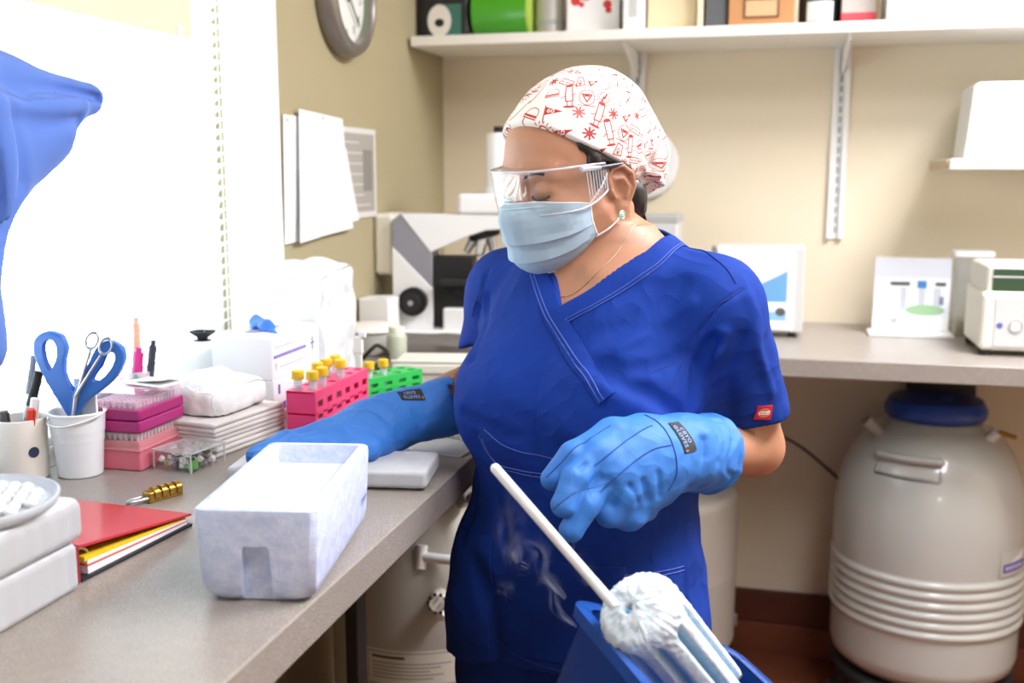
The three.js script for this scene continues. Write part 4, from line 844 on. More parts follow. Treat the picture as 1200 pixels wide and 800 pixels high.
{ // blue printed box incubator
  const t = thing('incubator', 'white bench incubator with a blue wave printed on its door', 'incubator', [-0.045, TOP, -2.575], 0);
  part('housing', box(0.205, 0.2, 0.13, 0.004, 0.005, 0.012, 0), M.lightGrey, t);
  const wave = canvasTex(512, 512, (x) => { x.fillStyle = '#eef0ee'; x.fillRect(0, 0, 512, 512); x.fillStyle = '#6fa9d6'; x.beginPath(); x.moveTo(60, 330); x.quadraticCurveTo(260, 250, 480, 130); x.lineTo(480, 350); x.lineTo(60, 360); x.fill(); x.fillStyle = '#f6f7f5'; x.fillRect(60, 352, 420, 70); x.fillStyle = '#8fbfe4'; x.fillRect(60, 420, 420, 62); x.fillStyle = '#595a5c'; x.beginPath(); x.ellipse(440, 420, 36, 30, 0, 0, 7); x.fill(); x.fillStyle = '#c9cdd0'; x.fillRect(80, 60, 180, 10); });
  const d = part('door', box(0.18, 0.192, 0.012, 0.004, -0.004, 0.016, 0.067), M.white, t);
  part('print', new THREE.PlaneGeometry(0.168, 0.17).translate(-0.004, 0.116, 0.0734), S('#fff', 0.4, { map: wave }), d);
  part('handle', box(0.012, 0.2, 0.018, 0.004, -0.1, 0.014, 0.07), M.dullSteel, t);
  for (const [x, z] of [[-0.08, 0.05], [0.085, 0.05], [-0.08, -0.05], [0.085, -0.05]]) part('foot', cyl(0.009, 0.009, 0.013, x, 0, z, 16), M.rubber, t);
}
{ // small grey box behind the shoulder
  const t = thing('grey_bench_box', 'pale grey bench box behind the person\'s shoulder', 'bench box', [-0.31, TOP, -2.6]);
  part('housing', box(0.15, 0.275, 0.14, 0.006), M.lightGrey, t); part('top_cover', box(0.152, 0.02, 0.142, 0.004, 0, 0.263, 0), M.grey, t);
}
{ // acrylic sign holder with a picture
  const t = thing('sign_holder', 'white based acrylic sign holder showing vials on the back worktop', 'sign holder', [0.312, TOP, -2.62], 0);
  part('base', box(0.19, 0.01, 0.08, 0.003), M.white, t);
  const pic = canvasTex(512, 512, (x) => { x.fillStyle = '#e9ecf0'; x.fillRect(0, 0, 512, 512); x.fillStyle = '#d6dae1'; x.fillRect(0, 0, 512, 140); x.fillStyle = '#3d3f42'; x.fillRect(110, 170, 130, 26); x.fillRect(410, 170, 70, 26); x.fillStyle = '#2c7fc2'; x.fillRect(290, 160, 62, 52); x.fillStyle = '#c7ccd4'; x.fillRect(180, 210, 40, 160); x.fillRect(300, 212, 44, 150); x.fillRect(400, 210, 50, 130); x.fillStyle = '#9fc79b'; x.beginPath(); x.ellipse(350, 370, 130, 40, 0, 0, 7); x.fill(); x.fillStyle = '#7782a0'; x.fillRect(440, 270, 30, 60); x.fillStyle = '#f5f5f4'; x.fillRect(0, 420, 512, 92); x.fillStyle = '#b0b2b4'; x.fillRect(120, 430, 50, 40); });
  part('print', box(0.172, 0.172, 0.002, 0, 0.002, 0.012, -0.012), S('#fff', 0.5, { map: pic }), t);
  part('acrylic_front', box(0.178, 0.18, 0.003, 0.001, 0.002, 0.01, -0.0085), M.clear, t);
  part('acrylic_back', box(0.178, 0.18, 0.003, 0.001, 0.002, 0.01, -0.0155), M.clear, t);
}
{ // clear jar with yellow liquid
  const t = thing('clear_jar', 'clear square jar with a little yellow liquid behind the bench centrifuge', 'jar', [0.447, TOP, -2.66]);
  part('jar', [ext(roundRect(0.085, 0.085, 0.012, 5), 0.19, 0, [roundRect(0.08, 0.08, 0.01, 5)]).rotateX(-Math.PI / 2), box(0.082, 0.003, 0.082, 0)], P('#f3f5f5', 0.15, { transmission: 0.88, thickness: 0 }), t);
  part('liquid', ext(roundRect(0.0785, 0.0785, 0.0095, 5), 0.035).rotateX(-Math.PI / 2).translate(0, 0.004, 0), P('#c9b21a', 0.1, { transmission: 0.7, thickness: 0 }), t);
  part('lid', ext(roundRect(0.089, 0.089, 0.013, 5), 0.012).rotateX(-Math.PI / 2).translate(0, 0.19, 0), M.white, t);
}
{ // bench centrifuge
  const t = thing('bench_centrifuge', 'white bench centrifuge with a dark green window at the right edge', 'centrifuge', [0.535, TOP, -2.45], 0);
  part('housing', box(0.23, 0.125, 0.2, 0.012, 0, 0.012, 0, 4), M.offWhite, t);
  part('front_panel', box(0.19, 0.105, 0.006, 0.003, 0.005, 0.02, 0.099), M.lightGrey, t);
  const l = part('lid', box(0.215, 0.062, 0.185, 0.008, 0.0, 0.13, -0.004, 3), S('#d9d6c8', 0.45), t);
  part('window', box(0.066, 0.048, 0.005, 0.001, -0.062, 0.137, 0.0885), P('#2f4a35', 0.1, { clearcoat: 0.8 }), l);
  part('window_bar', box(0.068, 0.003, 0.006, 0.001, -0.062, 0.166, 0.0895), M.lightGrey, l);
  part('hatch', box(0.11, 0.055, 0.006, 0.002, 0.03, 0.134, 0.089), M.white, l);
  part('button', box(0.018, 0.018, 0.005, 0.003, -0.047, 0.056, 0.1015), M.white, t); part('button_ring', new THREE.TorusGeometry(0.0125, 0.0015, 8, 28).translate(-0.047, 0.065, 0.103), M.grey, t);
  part('emblem', new THREE.CircleGeometry(0.0065, 24).translate(-0.078, 0.066, 0.1022), S('#5c5fa8', 0.5), t);
  for (const [x, z] of [[-0.1, 0.08], [0.1, 0.08], [-0.1, -0.08], [0.1, -0.08]]) part('foot', cyl(0.012, 0.014, 0.013, x, 0, z, 16), M.rubber, t);
}
{ // thin cable on the wall under the back worktop
  const t = thing('wall_cable', 'thin dark cable sagging along the wall under the back worktop', 'cable', [0, 0, BZ]);
  part('cord', tube([[0.0, 0.62, 0.004], [0.08, 0.58, 0.004], [0.18, 0.5, 0.004], [0.26, 0.44, 0.004], [0.4, 0.4, 0.004], [0.416, 0.36, 0.005]], 0.0035, 50, 8), S('#4a4038', 0.6), t);
}
// ---------------------------------------------------------------- liquid nitrogen vessels
function casterBase(t, r, y, n = 5) {
  part('roller_ring', lathe([[r - 0.03, y - 0.03], [r, y - 0.03], [r + 0.006, y - 0.02], [r + 0.006, y], [r - 0.03, y]], 48), M.rubber, t);
  for (let k = 0; k < n; k++) {
    const a = k / n * 2 * Math.PI + 0.5, c = part('caster', [new THREE.CylinderGeometry(0.032, 0.032, 0.02, 24).rotateX(Math.PI / 2).rotateY(-a + 0.4).translate((r - 0.004) * Math.cos(a), 0.032, (r - 0.004) * Math.sin(a)), box(0.03, y - 0.05, 0.03, 0.003, (r - 0.02) * Math.cos(a), 0.04, (r - 0.02) * Math.sin(a))], M.rubber, t);
  }
}
{
  const t = thing('nitrogen_dewar', 'large glossy grey nitrogen vessel with a blue lid under the back worktop', 'dewar', [0.372, 0, -2.555]);
  const prof = [[0, 0.135], [0.15, 0.135], [0.185, 0.142], [0.208, 0.165], [0.212, 0.19], [0.212, 0.262]];
  for (let k = 0; k < 6; k++) { const y = 0.268 + k * 0.0235; for (let j = 0; j <= 6; j++) prof.push([0.2125 + 0.0058 * Math.sin(j / 6 * Math.PI) + 0.001, y + 0.0215 * j / 6]); }
  prof.push([0.214, 0.412], [0.216, 0.46], [0.2145, 0.52], [0.208, 0.57], [0.195, 0.62], [0.174, 0.665], [0.148, 0.7], [0.124, 0.718], [0.112, 0.724], [0.11, 0.732], [0.1, 0.735], [0, 0.736]);
  part('vessel', lathe(prof, 96), M.dewar, t);
  const lid = part('lid', lathe([[0, 0.737], [0.105, 0.737], [0.113, 0.742], [0.114, 0.757], [0.104, 0.777], [0.098, 0.781], [0.03, 0.784], [0, 0.784]], 64), M.lidBlue, t);
  part('lid_knob', ball(0.012, 0.02, 0.785, 0.03, 1, 0.4, 1), M.lidBlue, lid);
  const hx = (a) => [Math.cos(a), Math.sin(a)];
  // bail handle lying on the shoulder, towards the camera
  const h = []; for (let k = 0; k <= 10; k++) { const a = 1.62 + k / 10 * 0.75, r = 0.185; h.push([r * Math.cos(a) - 0.0, 0.672, r * Math.sin(a)]); }
  const a0 = h[0], a1 = h[10];
  part('handle', tube([[a0[0] * 0.86, 0.668, a0[2] * 0.86], ...h, [a1[0] * 0.86, 0.668, a1[2] * 0.86]], 0.0085, 60, 12), M.dewar, t);
  const b2 = h.map(([x, , z]) => [x * 1.03, 0.628, z * 1.03]);
  part('handle_bracket', tube([[a0[0] * 0.9, 0.668, a0[2] * 0.9], ...b2, [a1[0] * 0.9, 0.668, a1[2] * 0.9]], 0.004, 50, 8), M.dullSteel, t);
  part('fitting', rod([-0.115, 0.69, 0.06], [-0.16, 0.735, 0.075], 0.014, 0.014, 20), M.dewarDull, t);
  const v = part('valve', [rod([0.1, 0.7, 0.08], [0.122, 0.726, 0.09], 0.012, 0.012, 20)], M.white, t); part('stem', rod([0.122, 0.726, 0.09], [0.158, 0.717, 0.1], 0.006, 0.005, 16), M.brass, v);
  // label sticker wrapped on the right flank
  const lb = canvasTex(256, 128, (x) => { x.fillStyle = '#c3c3b9'; x.fillRect(0, 0, 256, 128); x.fillStyle = '#4c46a6'; x.fillRect(20, 64, 200, 46); x.fillStyle = '#eceaf6'; for (let k = 0; k < 7; k++) x.fillRect(40 + k * 24, 76, 12, 22); x.beginPath(); x.moveTo(70, 56); x.lineTo(200, 10); x.lineTo(190, 56); x.fill(); });
  part('label', new THREE.CylinderGeometry(0.2175, 0.2175, 0.055, 24, 1, true, 0.95 - 0.31, 0.5).translate(0, 0.445, 0), S('#fff', 0.5, { map: lb }), t);
  casterBase(t, 0.2, 0.135);
}
{
  const t = thing('grey_tank', 'straight sided grey tank on black casters behind the person', 'tank', [-0.272, 0, -2.5]);
  part('vessel', lathe([[0, 0.13], [0.16, 0.13], [0.19, 0.14], [0.202, 0.165], [0.203, 0.33], [0.2055, 0.335], [0.2055, 0.345], [0.203, 0.35], [0.203, 0.515], [0.2, 0.53], [0.188, 0.542], [0.12, 0.552], [0, 0.555]], 80), M.tank, t);
  part('lid', lathe([[0, 0.55], [0.1, 0.55], [0.1, 0.566], [0.09, 0.572], [0, 0.574]], 48), M.darkGrey, t);
  part('latch', box(0.012, 0.03, 0.01, 0.002, 0.204, 0.2, 0.02), M.dullSteel, t);
  casterBase(t, 0.18, 0.13);
}
{
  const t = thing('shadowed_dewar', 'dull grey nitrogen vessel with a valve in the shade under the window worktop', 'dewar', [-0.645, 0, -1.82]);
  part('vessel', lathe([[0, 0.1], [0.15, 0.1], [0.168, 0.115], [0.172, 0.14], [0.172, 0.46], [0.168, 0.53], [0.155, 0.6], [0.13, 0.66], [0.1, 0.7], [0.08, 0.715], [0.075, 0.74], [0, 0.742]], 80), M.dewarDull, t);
  const k = part('valve_knob', [rod([0.08, 0.545, 0.13], [0.097, 0.558, 0.19], 0.017, 0.015, 24), rod([0.092, 0.535, 0.14], [0.096, 0.525, 0.175], 0.008)], M.offWhite, t);
  for (let i = 0; i < 10; i++) { const a = i / 10 * 2 * Math.PI; part('grip', ball(0.0035, 0.097 + 0.017 * Math.cos(a), 0.558 + 0.017 * Math.sin(a), 0.191, 1, 1, 1, 8), M.black, k); }
  part('pipe', [rod([0.05, 0.62, 0.14], [0.16, 0.622, 0.15], 0.009), rod([0.05, 0.64, 0.135], [0.05, 0.6, 0.145], 0.01)], M.white, t);
  part('elbow', [rod([0.1, 0.7, 0.06], [0.13, 0.725, 0.1], 0.012), rod([0.13, 0.725, 0.1], [0.17, 0.72, 0.12], 0.01)], M.dullSteel, t);
  const lb = canvasTex(512, 160, (x) => { x.fillStyle = '#cfcabd'; x.fillRect(0, 0, 512, 160); x.fillStyle = '#77736b'; x.fillRect(16, 12, 480, 4); x.fillRect(16, 12, 4, 140); x.fillStyle = '#3d3b38'; x.fillRect(40, 30, 170, 12); x.fillStyle = '#8a867c'; for (let k2 = 0; k2 < 5; k2++) x.fillRect(40, 60 + k2 * 17, 400 - (k2 * 53) % 120, 6); });
  part('label', new THREE.CylinderGeometry(0.1726, 0.1726, 0.065, 32, 1, true, -0.3, 1.1).translate(0, 0.42, 0), S('#fff', 0.6, { map: lb }), t);
  casterBase(t, 0.155, 0.1);
}

// ---------------------------------------------------------------- the person (her own axes: x to her left, y up, z ahead)
const person = thing('person', 'person in royal blue scrubs with printed cap, clear goggles, face mask and blue padded gloves', 'person', [-0.22, 0, -1.317], -20);
const lerp3 = (a, b, t) => [a[0] + (b[0] - a[0]) * t, a[1] + (b[1] - a[1]) * t, a[2] + (b[2] - a[2]) * t];
const HS = 0.94;
// head axes: origin between the ears
const headM = new THREE.Matrix4().makeRotationFromEuler(new THREE.Euler(R(11), R(-14), R(0), 'YXZ')).scale(V(HS, HS, HS)).setPosition(-0.031, 1.277, 0.014);
const headI = headM.clone().invert();
const he = headI.elements, hm = headM.elements;
const toHead = (p) => [he[0] * p[0] + he[4] * p[1] + he[8] * p[2] + he[12], he[1] * p[0] + he[5] * p[1] + he[9] * p[2] + he[13], he[2] * p[0] + he[6] * p[1] + he[10] * p[2] + he[14]];
const fromHead = (p) => [hm[0] * p[0] + hm[4] * p[1] + hm[8] * p[2] + hm[12], hm[1] * p[0] + hm[5] * p[1] + hm[9] * p[2] + hm[13], hm[2] * p[0] + hm[6] * p[1] + hm[10] * p[2] + hm[14]];
const J = { shL: [0.152, 1.128, -0.02], elL: [0.164, 0.936, -0.13], shR: [-0.14, 1.135, -0.004], elR: [-0.206, 1.0, -0.06],
  cuffL: [0.176, 0.956, -0.004], wrL: [0.165, 0.979, 0.099], cuffR: [-0.208, 0.981, 0.035], wrR: [-0.238, 0.969, 0.124] };

function cranium(q) { return smin(ell(q, [0, 0.05, -0.01], [0.0725, 0.08, 0.092]), ell(q, [0, 0.046, 0.034], [0.06, 0.06, 0.056]), 0.03); }
function fHead(q) {
  const m = [abs(q[0]), q[1], q[2]];
  let d = cranium(q);
  d = smin(d, ell(q, [0, -0.018, 0.04], [0.056, 0.07, 0.052]), 0.03);
  d = smin(d, cap(m, [0.052, -0.03, 0.012], [0.022, -0.08, 0.062], 0.018, 0.016), 0.03);
  d = smin(d, sph(q, [0, -0.083, 0.07], 0.017), 0.02);
  d = smin(d, sph(m, [0.036, -0.02, 0.068], 0.023), 0.025);
  d = smin(d, cap(m, [0.012, 0.032, 0.088], [0.036, 0.032, 0.076], 0.009, 0.01), 0.02);
  d = smin(d, cap(q, [0, 0.022, 0.089], [0, -0.014, 0.108], 0.007, 0.01), 0.014);
  d = smin(d, sph(m, [0.012, -0.018, 0.1], 0.008), 0.01);
  d = smax(d, -ell(m, [0.031, 0.014, 0.1], [0.016, 0.011, 0.014]), 0.012);
  d = smin(d, ell(m, [0.031, 0.013, 0.079], [0.0165, 0.0125, 0.0132]), 0.004);        // lowered eyelid over the eye
  d += 0.0012 * exp(-((poly(m, [[0.018, 0.009, 0.091], [0.031, 0.0055, 0.0925], [0.045, 0.009, 0.085]]) / 0.0012) ** 2));
  // ear: a dished plate with a rolled helix, an inner fold, a tragus and a lobe
  const ey = q[1] + 0.003 + 0.22 * (q[2] + 0.006), ez = q[2] + 0.006 - 0.22 * (q[1] + 0.003), ex = m[0] - 0.0735 + 0.32 * ez;
  if (abs(ex) < 0.05 && abs(ey) < 0.07 && abs(ez) < 0.06) {
    const e = [ex, ey, ez];
    let ear = ell(e, [0.0, 0.002, -0.004], [0.0052, 0.028, 0.018]);
    ear = smin(ear, poly(e, [[0.001, 0.004, 0.011], [0.003, 0.02, 0.012], [0.0045, 0.0295, 0.003], [0.0055, 0.0275, -0.011], [0.006, 0.013, -0.0205], [0.0055, -0.004, -0.019], [0.004, -0.018, -0.01], [0.0025, -0.026, -0.001]]) - 0.0034, 0.002);
    ear = smin(ear, poly(e, [[0.003, 0.016, 0.001], [0.005, 0.011, -0.008], [0.0055, -0.002, -0.0115], [0.0045, -0.014, -0.005]]) - 0.0024, 0.004);
    ear = smin(ear, ell(e, [0.003, -0.003, 0.011], [0.0045, 0.0065, 0.0035]), 0.004);
    ear = smin(ear, ell(e, [0.002, -0.028, 0.002], [0.0045, 0.0095, 0.0075]), 0.006);
    ear = smax(ear, -ell(e, [0.0085, -0.001, 0.002], [0.0075, 0.0125, 0.0075]), 0.003);
    ear = smax(ear, -ell(e, [0.0085, 0.021, -0.002], [0.006, 0.006, 0.008]), 0.003);
    d = smin(d, ear, 0.006);
  }
  return d;
}
// cross-sections of the trunk: height, centre x, centre z, half width, depth ahead, depth behind
const TR = [[0.5, -0.02, 0.02, 0.165, 0.125, 0.14], [0.64, -0.022, 0.02, 0.178, 0.138, 0.15], [0.72, -0.022, 0.018, 0.179, 0.142, 0.15], [0.8, -0.02, 0.014, 0.168, 0.138, 0.135], [0.88, -0.012, 0.008, 0.148, 0.132, 0.115], [0.94, -0.006, 0.004, 0.146, 0.138, 0.112], [1.0, -0.003, 0, 0.154, 0.142, 0.12], [1.06, 0, 0, 0.158, 0.13, 0.122], [1.12, 0, 0, 0.15, 0.105, 0.115], [1.17, 0, -0.004, 0.12, 0.082, 0.095], [1.21, 0, -0.01, 0.075, 0.06, 0.07], [1.26, 0, -0.01, 0.05, 0.05, 0.05]];
function trunk(p) {
  let i = 0; while (i < TR.length - 2 && p[1] > TR[i + 1][0]) i++;
  const A = TR[max(0, i - 1)], B = TR[i], C = TR[i + 1], D = TR[min(TR.length - 1, i + 2)], t = max(0, min(1, (p[1] - B[0]) / (C[0] - B[0]))), s = t * t * (3 - 2 * t);
  const v = (k) => { const m0 = (C[k] - A[k]) * 0.5, m1 = (D[k] - B[k]) * 0.5; return B[k] * (1 - s) + C[k] * s + 0.6 * (t * (1 - t) * ((1 - t) * m0 - t * m1)); };
  const x = p[0] - v(1), z = p[2] - v(2), a = v(3), b = z > 0 ? v(4) : v(5), e = 2.35;
  const r = (abs(x / a) ** e + abs(z / b) ** e) ** (1 / e);
  const g = hypot(x / (a * a), z / (b * b)) / max(hypot(x / a, z / b), 1e-6);
  return (r - 1) / max(g, 1e-6) * 0.9;
}
function fTorso(p) {                       // the cloth surface of the scrub top without its openings
  let d = trunk(p);
  const m = [abs(p[0]), p[1], p[2]];
  d = smin(d, ell(m, [0.072, 1.01, 0.078], [0.078, 0.072, 0.08]), 0.05);
  d = smin(d, cap(m, [0.035, 1.18, -0.02], [0.148, 1.135, -0.015], 0.044, 0.055), 0.04);
  d = max(d, 0.6 * (p[1] - 1.24));
  return d;
}
const slL = { a: J.shL, b: lerp3(J.shL, J.elL, 1.0) }, slR = { a: J.shR, b: lerp3(J.shR, J.elR, 1.0) };
function sleeveL(p) { return smax(cap(p, slL.a, [0.17, 0.95, -0.115], 0.06, 0.054), 0.988 - 0.06 * (p[0] - 0.2) - p[1] - 0.16 * (p[2] + 0.1), 0.006); }
function sleeveR(p) { return smax(cap(p, slR.a, [-0.199, 1.0, -0.045], 0.055, 0.06), 1.055 + 0.25 * (p[0] + 0.2) - p[1] + 0.0 * p[2], 0.006); }
const FOLDS = [
  [[[0.074, 1.078, 0.133], [0.107, 1.072, 0.123], [0.131, 1.076, 0.095], [0.148, 1.085, 0.06]], 0.012, 0.006],
  [[[0.075, 1.074, 0.135], [0.112, 1.057, 0.131], [0.144, 1.038, 0.109], [0.158, 1.014, 0.079]], 0.016, 0.009],
  [[[0.1, 1.045, 0.142], [0.14, 1.02, 0.12]], 0.016, -0.005],
  [[[0.07, 0.975, 0.155], [0.12, 0.97, 0.13], [0.16, 0.985, 0.07]], 0.02, 0.007],
  [[[0.174, 1.1, 0.038], [0.157, 1.073, 0.041], [0.159, 1.03, 0.055], [0.158, 1.0, 0.063]], 0.011, 0.008],
  [[[0.185, 1.11, 0.035], [0.177, 1.07, 0.035], [0.176, 1.02, 0.03]], 0.011, -0.005],
  [[[0.201, 1.104, 0.014], [0.185, 1.055, 0.007], [0.175, 0.995, -0.022]], 0.01, 0.006],
  [[[0.2, 1.15, 0.005], [0.212, 1.09, -0.01], [0.215, 1.03, -0.05]], 0.012, -0.004],
  [[[0.2, 1.161, 0.012], [0.179, 1.139, 0.041], [0.157, 1.105, 0.049], [0.148, 1.071, 0.066], [0.15, 1.043, 0.092]], 0.0035, 0.0022],
  [[[-0.134, 1.132, 0.061], [-0.122, 1.095, 0.09], [-0.112, 1.061, 0.12]], 0.011, 0.006],
  [[[-0.15, 1.12, 0.055], [-0.165, 1.09, 0.05], [-0.17, 1.06, 0.045]], 0.006, 0.011],
  [[[-0.143, 1.168, 0.045], [-0.148, 1.136, 0.057], [-0.165, 1.1, 0.05]], 0.0035, 0.0022],
  [[[0.135, 1.168, 0.04], [0.107, 1.134, 0.072], [0.077, 1.114, 0.099]], 0.014, 0.003],
  [[[0.15, 1.145, 0.05], [0.12, 1.115, 0.085], [0.09, 1.095, 0.115]], 0.012, -0.003],
  [[[-0.1, 1.0, 0.155], [-0.05, 0.985, 0.165], [0.0, 0.975, 0.16], [0.05, 0.975, 0.157]], 0.012, 0.004],
  [[[-0.084, 0.973, 0.155], [-0.068, 0.94, 0.147], [-0.06, 0.9, 0.14], [-0.05, 0.84, 0.142]], 0.01, 0.005],
  [[[-0.12, 0.95, 0.11], [-0.12, 0.9, 0.1], [-0.13, 0.82, 0.11]], 0.014, 0.005],
  [[[0.02, 0.93, 0.143], [0.04, 0.88, 0.14], [0.03, 0.8, 0.15]], 0.018, 0.003],
  [[[-0.09, 0.8, 0.14], [-0.06, 0.74, 0.15], [-0.05, 0.68, 0.155]], 0.016, 0.004],
  [[[0.142, 0.9, 0.04], [0.148, 0.84, 0.04], [0.15, 0.72, 0.03]], 0.006, 0.005],
];                          // [points, radius, depth]; a positive depth is a valley
function fTopSolid(p) {
  let d = fTorso(p);
  d = smin(d, sleeveL(p), 0.03);
  d = smin(d, sleeveR(p), 0.025);
  d = smax(d, 0.665 + 0.03 * sin(p[0] * 9 + 1) - p[1], 0.004);
  if (d < 0.03 && d > -0.03) {
    for (const [pts, r, a] of FOLDS) { const q = poly(p, pts) / (r * 0.72); if (q < 3) d += 1.25 * a * exp(-q * q); }
    d += 0.0042 * noise(p[0] * 11, p[1] * 9, p[2] * 11) + 0.003 * noise(p[0] * 22 + 14 * p[1], p[1] * 15 - 9 * p[0], p[2] * 20) * max(0.35, min(1, (1.16 - p[1]) / 0.08)) + 0.0005 * noise(p[0] * 60, p[1] * 40, p[2] * 60);
  }
  return d;
}
const VT = [0.004, 1.128];                  // tip of the V neck
function opening(p) {
  const h = p[1] - VT[1], xl = VT[0] + 1.02 * h, xr = VT[0] - 0.62 * h;
  const v = max((p[0] - xl) * 0.7, (xr - p[0]) * 0.85, -0.03 - p[2]);
  const back = max(abs(p[0] - 0.012) - 0.085, 1.213 - p[1], -0.09 - p[2]);
  return smin(v, back, 0.02);
}
const fTop = (p) => smax(fTopSolid(p), -opening(p), 0.003);
function fBody(p) {                        // skin: neck, chest, arms, torso and legs under the clothes
  const inV = p[1] > 1.05 ? max(0, min(1, 1.3 - opening(p) / 0.022)) : 0;
  let d = fTorso(p) + 0.026 - 0.0195 * inV;
  d = smax(d, 0.74 - p[1], 0.02);
  const q = toHead(p);
  d = smin(d, cap(p, [0.0, 1.16, -0.022], fromHead([0, -0.02, -0.022]), 0.05, 0.047), 0.035);
  d = smin(d, cap(p, [0.045, 1.158, 0.062], [0.09, 1.172, 0.045], 0.007, 0.008), 0.02);      // collar bones
  d = smin(d, cap(p, [-0.04, 1.158, 0.062], [-0.09, 1.172, 0.045], 0.007, 0.008), 0.02);
  d = smax(d, -sph(p, [0.003, 1.168, 0.082], 0.012), 0.02);
  d = smin(d, cap(p, fromHead([0.062, -0.03, -0.03]), [0.012, 1.15, 0.06], 0.007, 0.008), 0.02);  // neck muscle
  d = smin(d, cap(p, fromHead([-0.062, -0.03, -0.03]), [-0.008, 1.15, 0.06], 0.007, 0.008), 0.02);
  d = smin(d, cap(p, J.shL, J.elL, 0.048, 0.04), 0.02);
  d = smin(d, cap(p, J.elL, J.wrL, 0.037, 0.027), 0.012);
  d = smin(d, cap(p, J.shR, J.elR, 0.048, 0.04), 0.02);
  d = smin(d, cap(p, J.elR, J.wrR, 0.038, 0.027), 0.012);
  if (q[1] < 0.2 && hypot(q[0], q[1], q[2]) < 0.24) d = smin(d, fHead(q) * HS, 0.014);
  return d;
}
const fingers = (p, list, k) => { let d = 9; for (const [pts, r] of list) { let f = 9; for (let i = 0; i + 1 < pts.length; i++) f = smin(f, cap(p, pts[i], pts[i + 1], r[i], r[i + 1]), 0.006); d = smin(d, f, k); } return d; };
const GL = { W: J.wrL, cuff: [0.171, 0.963, 0.032], palm: [0.142, 0.984, 0.168],
  fin: [[[[0.136, 0.992, 0.18], [0.126, 1.0, 0.226], [0.121, 0.98, 0.258], [0.1175, 0.955, 0.277]], [0.021, 0.0155, 0.0142, 0.0132]],
    [[[0.146, 0.972, 0.18], [0.1375, 0.977, 0.226], [0.131, 0.953, 0.254], [0.124, 0.928, 0.27]], [0.021, 0.0155, 0.0144, 0.0134]],
    [[[0.153, 0.955, 0.17], [0.147, 0.953, 0.212], [0.143, 0.936, 0.224], [0.147, 0.926, 0.2]], [0.021, 0.0155, 0.0135, 0.0125]],
    [[[0.16, 0.948, 0.15], [0.158, 0.942, 0.182], [0.156, 0.93, 0.196], [0.157, 0.926, 0.165]], [0.02, 0.0155, 0.0135, 0.012]],
    [[[0.148, 1.0, 0.14], [0.126, 1.012, 0.19], [0.106, 0.996, 0.238], [0.092, 0.974, 0.256]], [0.02, 0.019, 0.0165, 0.0135]]] };
const GLF = [
  [[[0.152, 0.951, 0.235], [0.157, 0.967, 0.237], [0.15, 0.978, 0.243]], 0.005, 0.004],
  [[[0.176, 0.95, 0.2], [0.174, 0.972, 0.208]], 0.004, 0.005], [[[0.183, 0.952, 0.185], [0.184, 0.978, 0.192]], 0.004, 0.004], [[[0.166, 0.952, 0.212], [0.164, 0.97, 0.222]], 0.004, 0.003],
  [[[0.187, 0.955, 0.13], [0.2, 0.985, 0.12], [0.198, 1.0, 0.115]], 0.006, 0.004], [[[0.19, 0.945, 0.1], [0.205, 0.975, 0.095], [0.2, 0.995, 0.09]], 0.006, 0.003],
  [[[0.126, 0.99, 0.262], [0.133, 0.998, 0.235]], 0.004, 0.003], [[[0.137, 0.972, 0.262], [0.143, 0.98, 0.245]], 0.004, 0.003],
];
function fGloveL(p, folds = GLF) {
  let d = smin(cap(p, GL.W, GL.palm, 0.041, 0.037), cap(p, [0.145, 0.99, 0.155], [0.131, 0.992, 0.215], 0.036, 0.026), 0.03);
  d = smin(d, cap(p, [0.152, 0.968, 0.15], [0.145, 0.963, 0.21], 0.036, 0.024), 0.03);
  d = smin(d, fingers(p, [GL.fin[0], GL.fin[1], GL.fin[4]], 0.0035), 0.008);
  d = smin(d, fingers(p, [GL.fin[2], GL.fin[3]], 0.016), 0.014);
  let c = cap(p, GL.W, GL.cuff, 0.042, 0.0485);
  const ax = [GL.cuff[0] - GL.W[0], GL.cuff[1] - GL.W[1], GL.cuff[2] - GL.W[2]], L = hypot(...ax), along = ((p[0] - GL.W[0]) * ax[0] + (p[1] - GL.W[1]) * ax[1] + (p[2] - GL.W[2]) * ax[2]) / L;
  c = smax(c, along - L, 0.004);
  c = smax(c, -max(cap(p, GL.W, [GL.cuff[0] + ax[0], GL.cuff[1] + ax[1], GL.cuff[2] + ax[2]], 0.03, 0.05), 0.055 - along), 0.004);
  c += 0.0022 * exp(-(((along - L + 0.013) / 0.003) ** 2)) - 0.001 * sin(along * 220 + 9 * noise(p[0] * 30, p[1] * 30, p[2] * 20)) * max(0, min(1, along / 0.05));
  d = smin(d, c, 0.016);
  if (d < 0.02) {
    for (const [pts, r, a] of folds) { const q = poly(p, pts) / r; if (q < 3) d += a * exp(-q * q); }
    d += 0.0013 * noise(p[0] * 40, p[1] * 40, p[2] * 40) + 0.0005 * noise(p[0] * 90, p[1] * 90, p[2] * 70);
  }
  return d;
}
const up = (p, y) => [p[0], p[1] + y, p[2]];
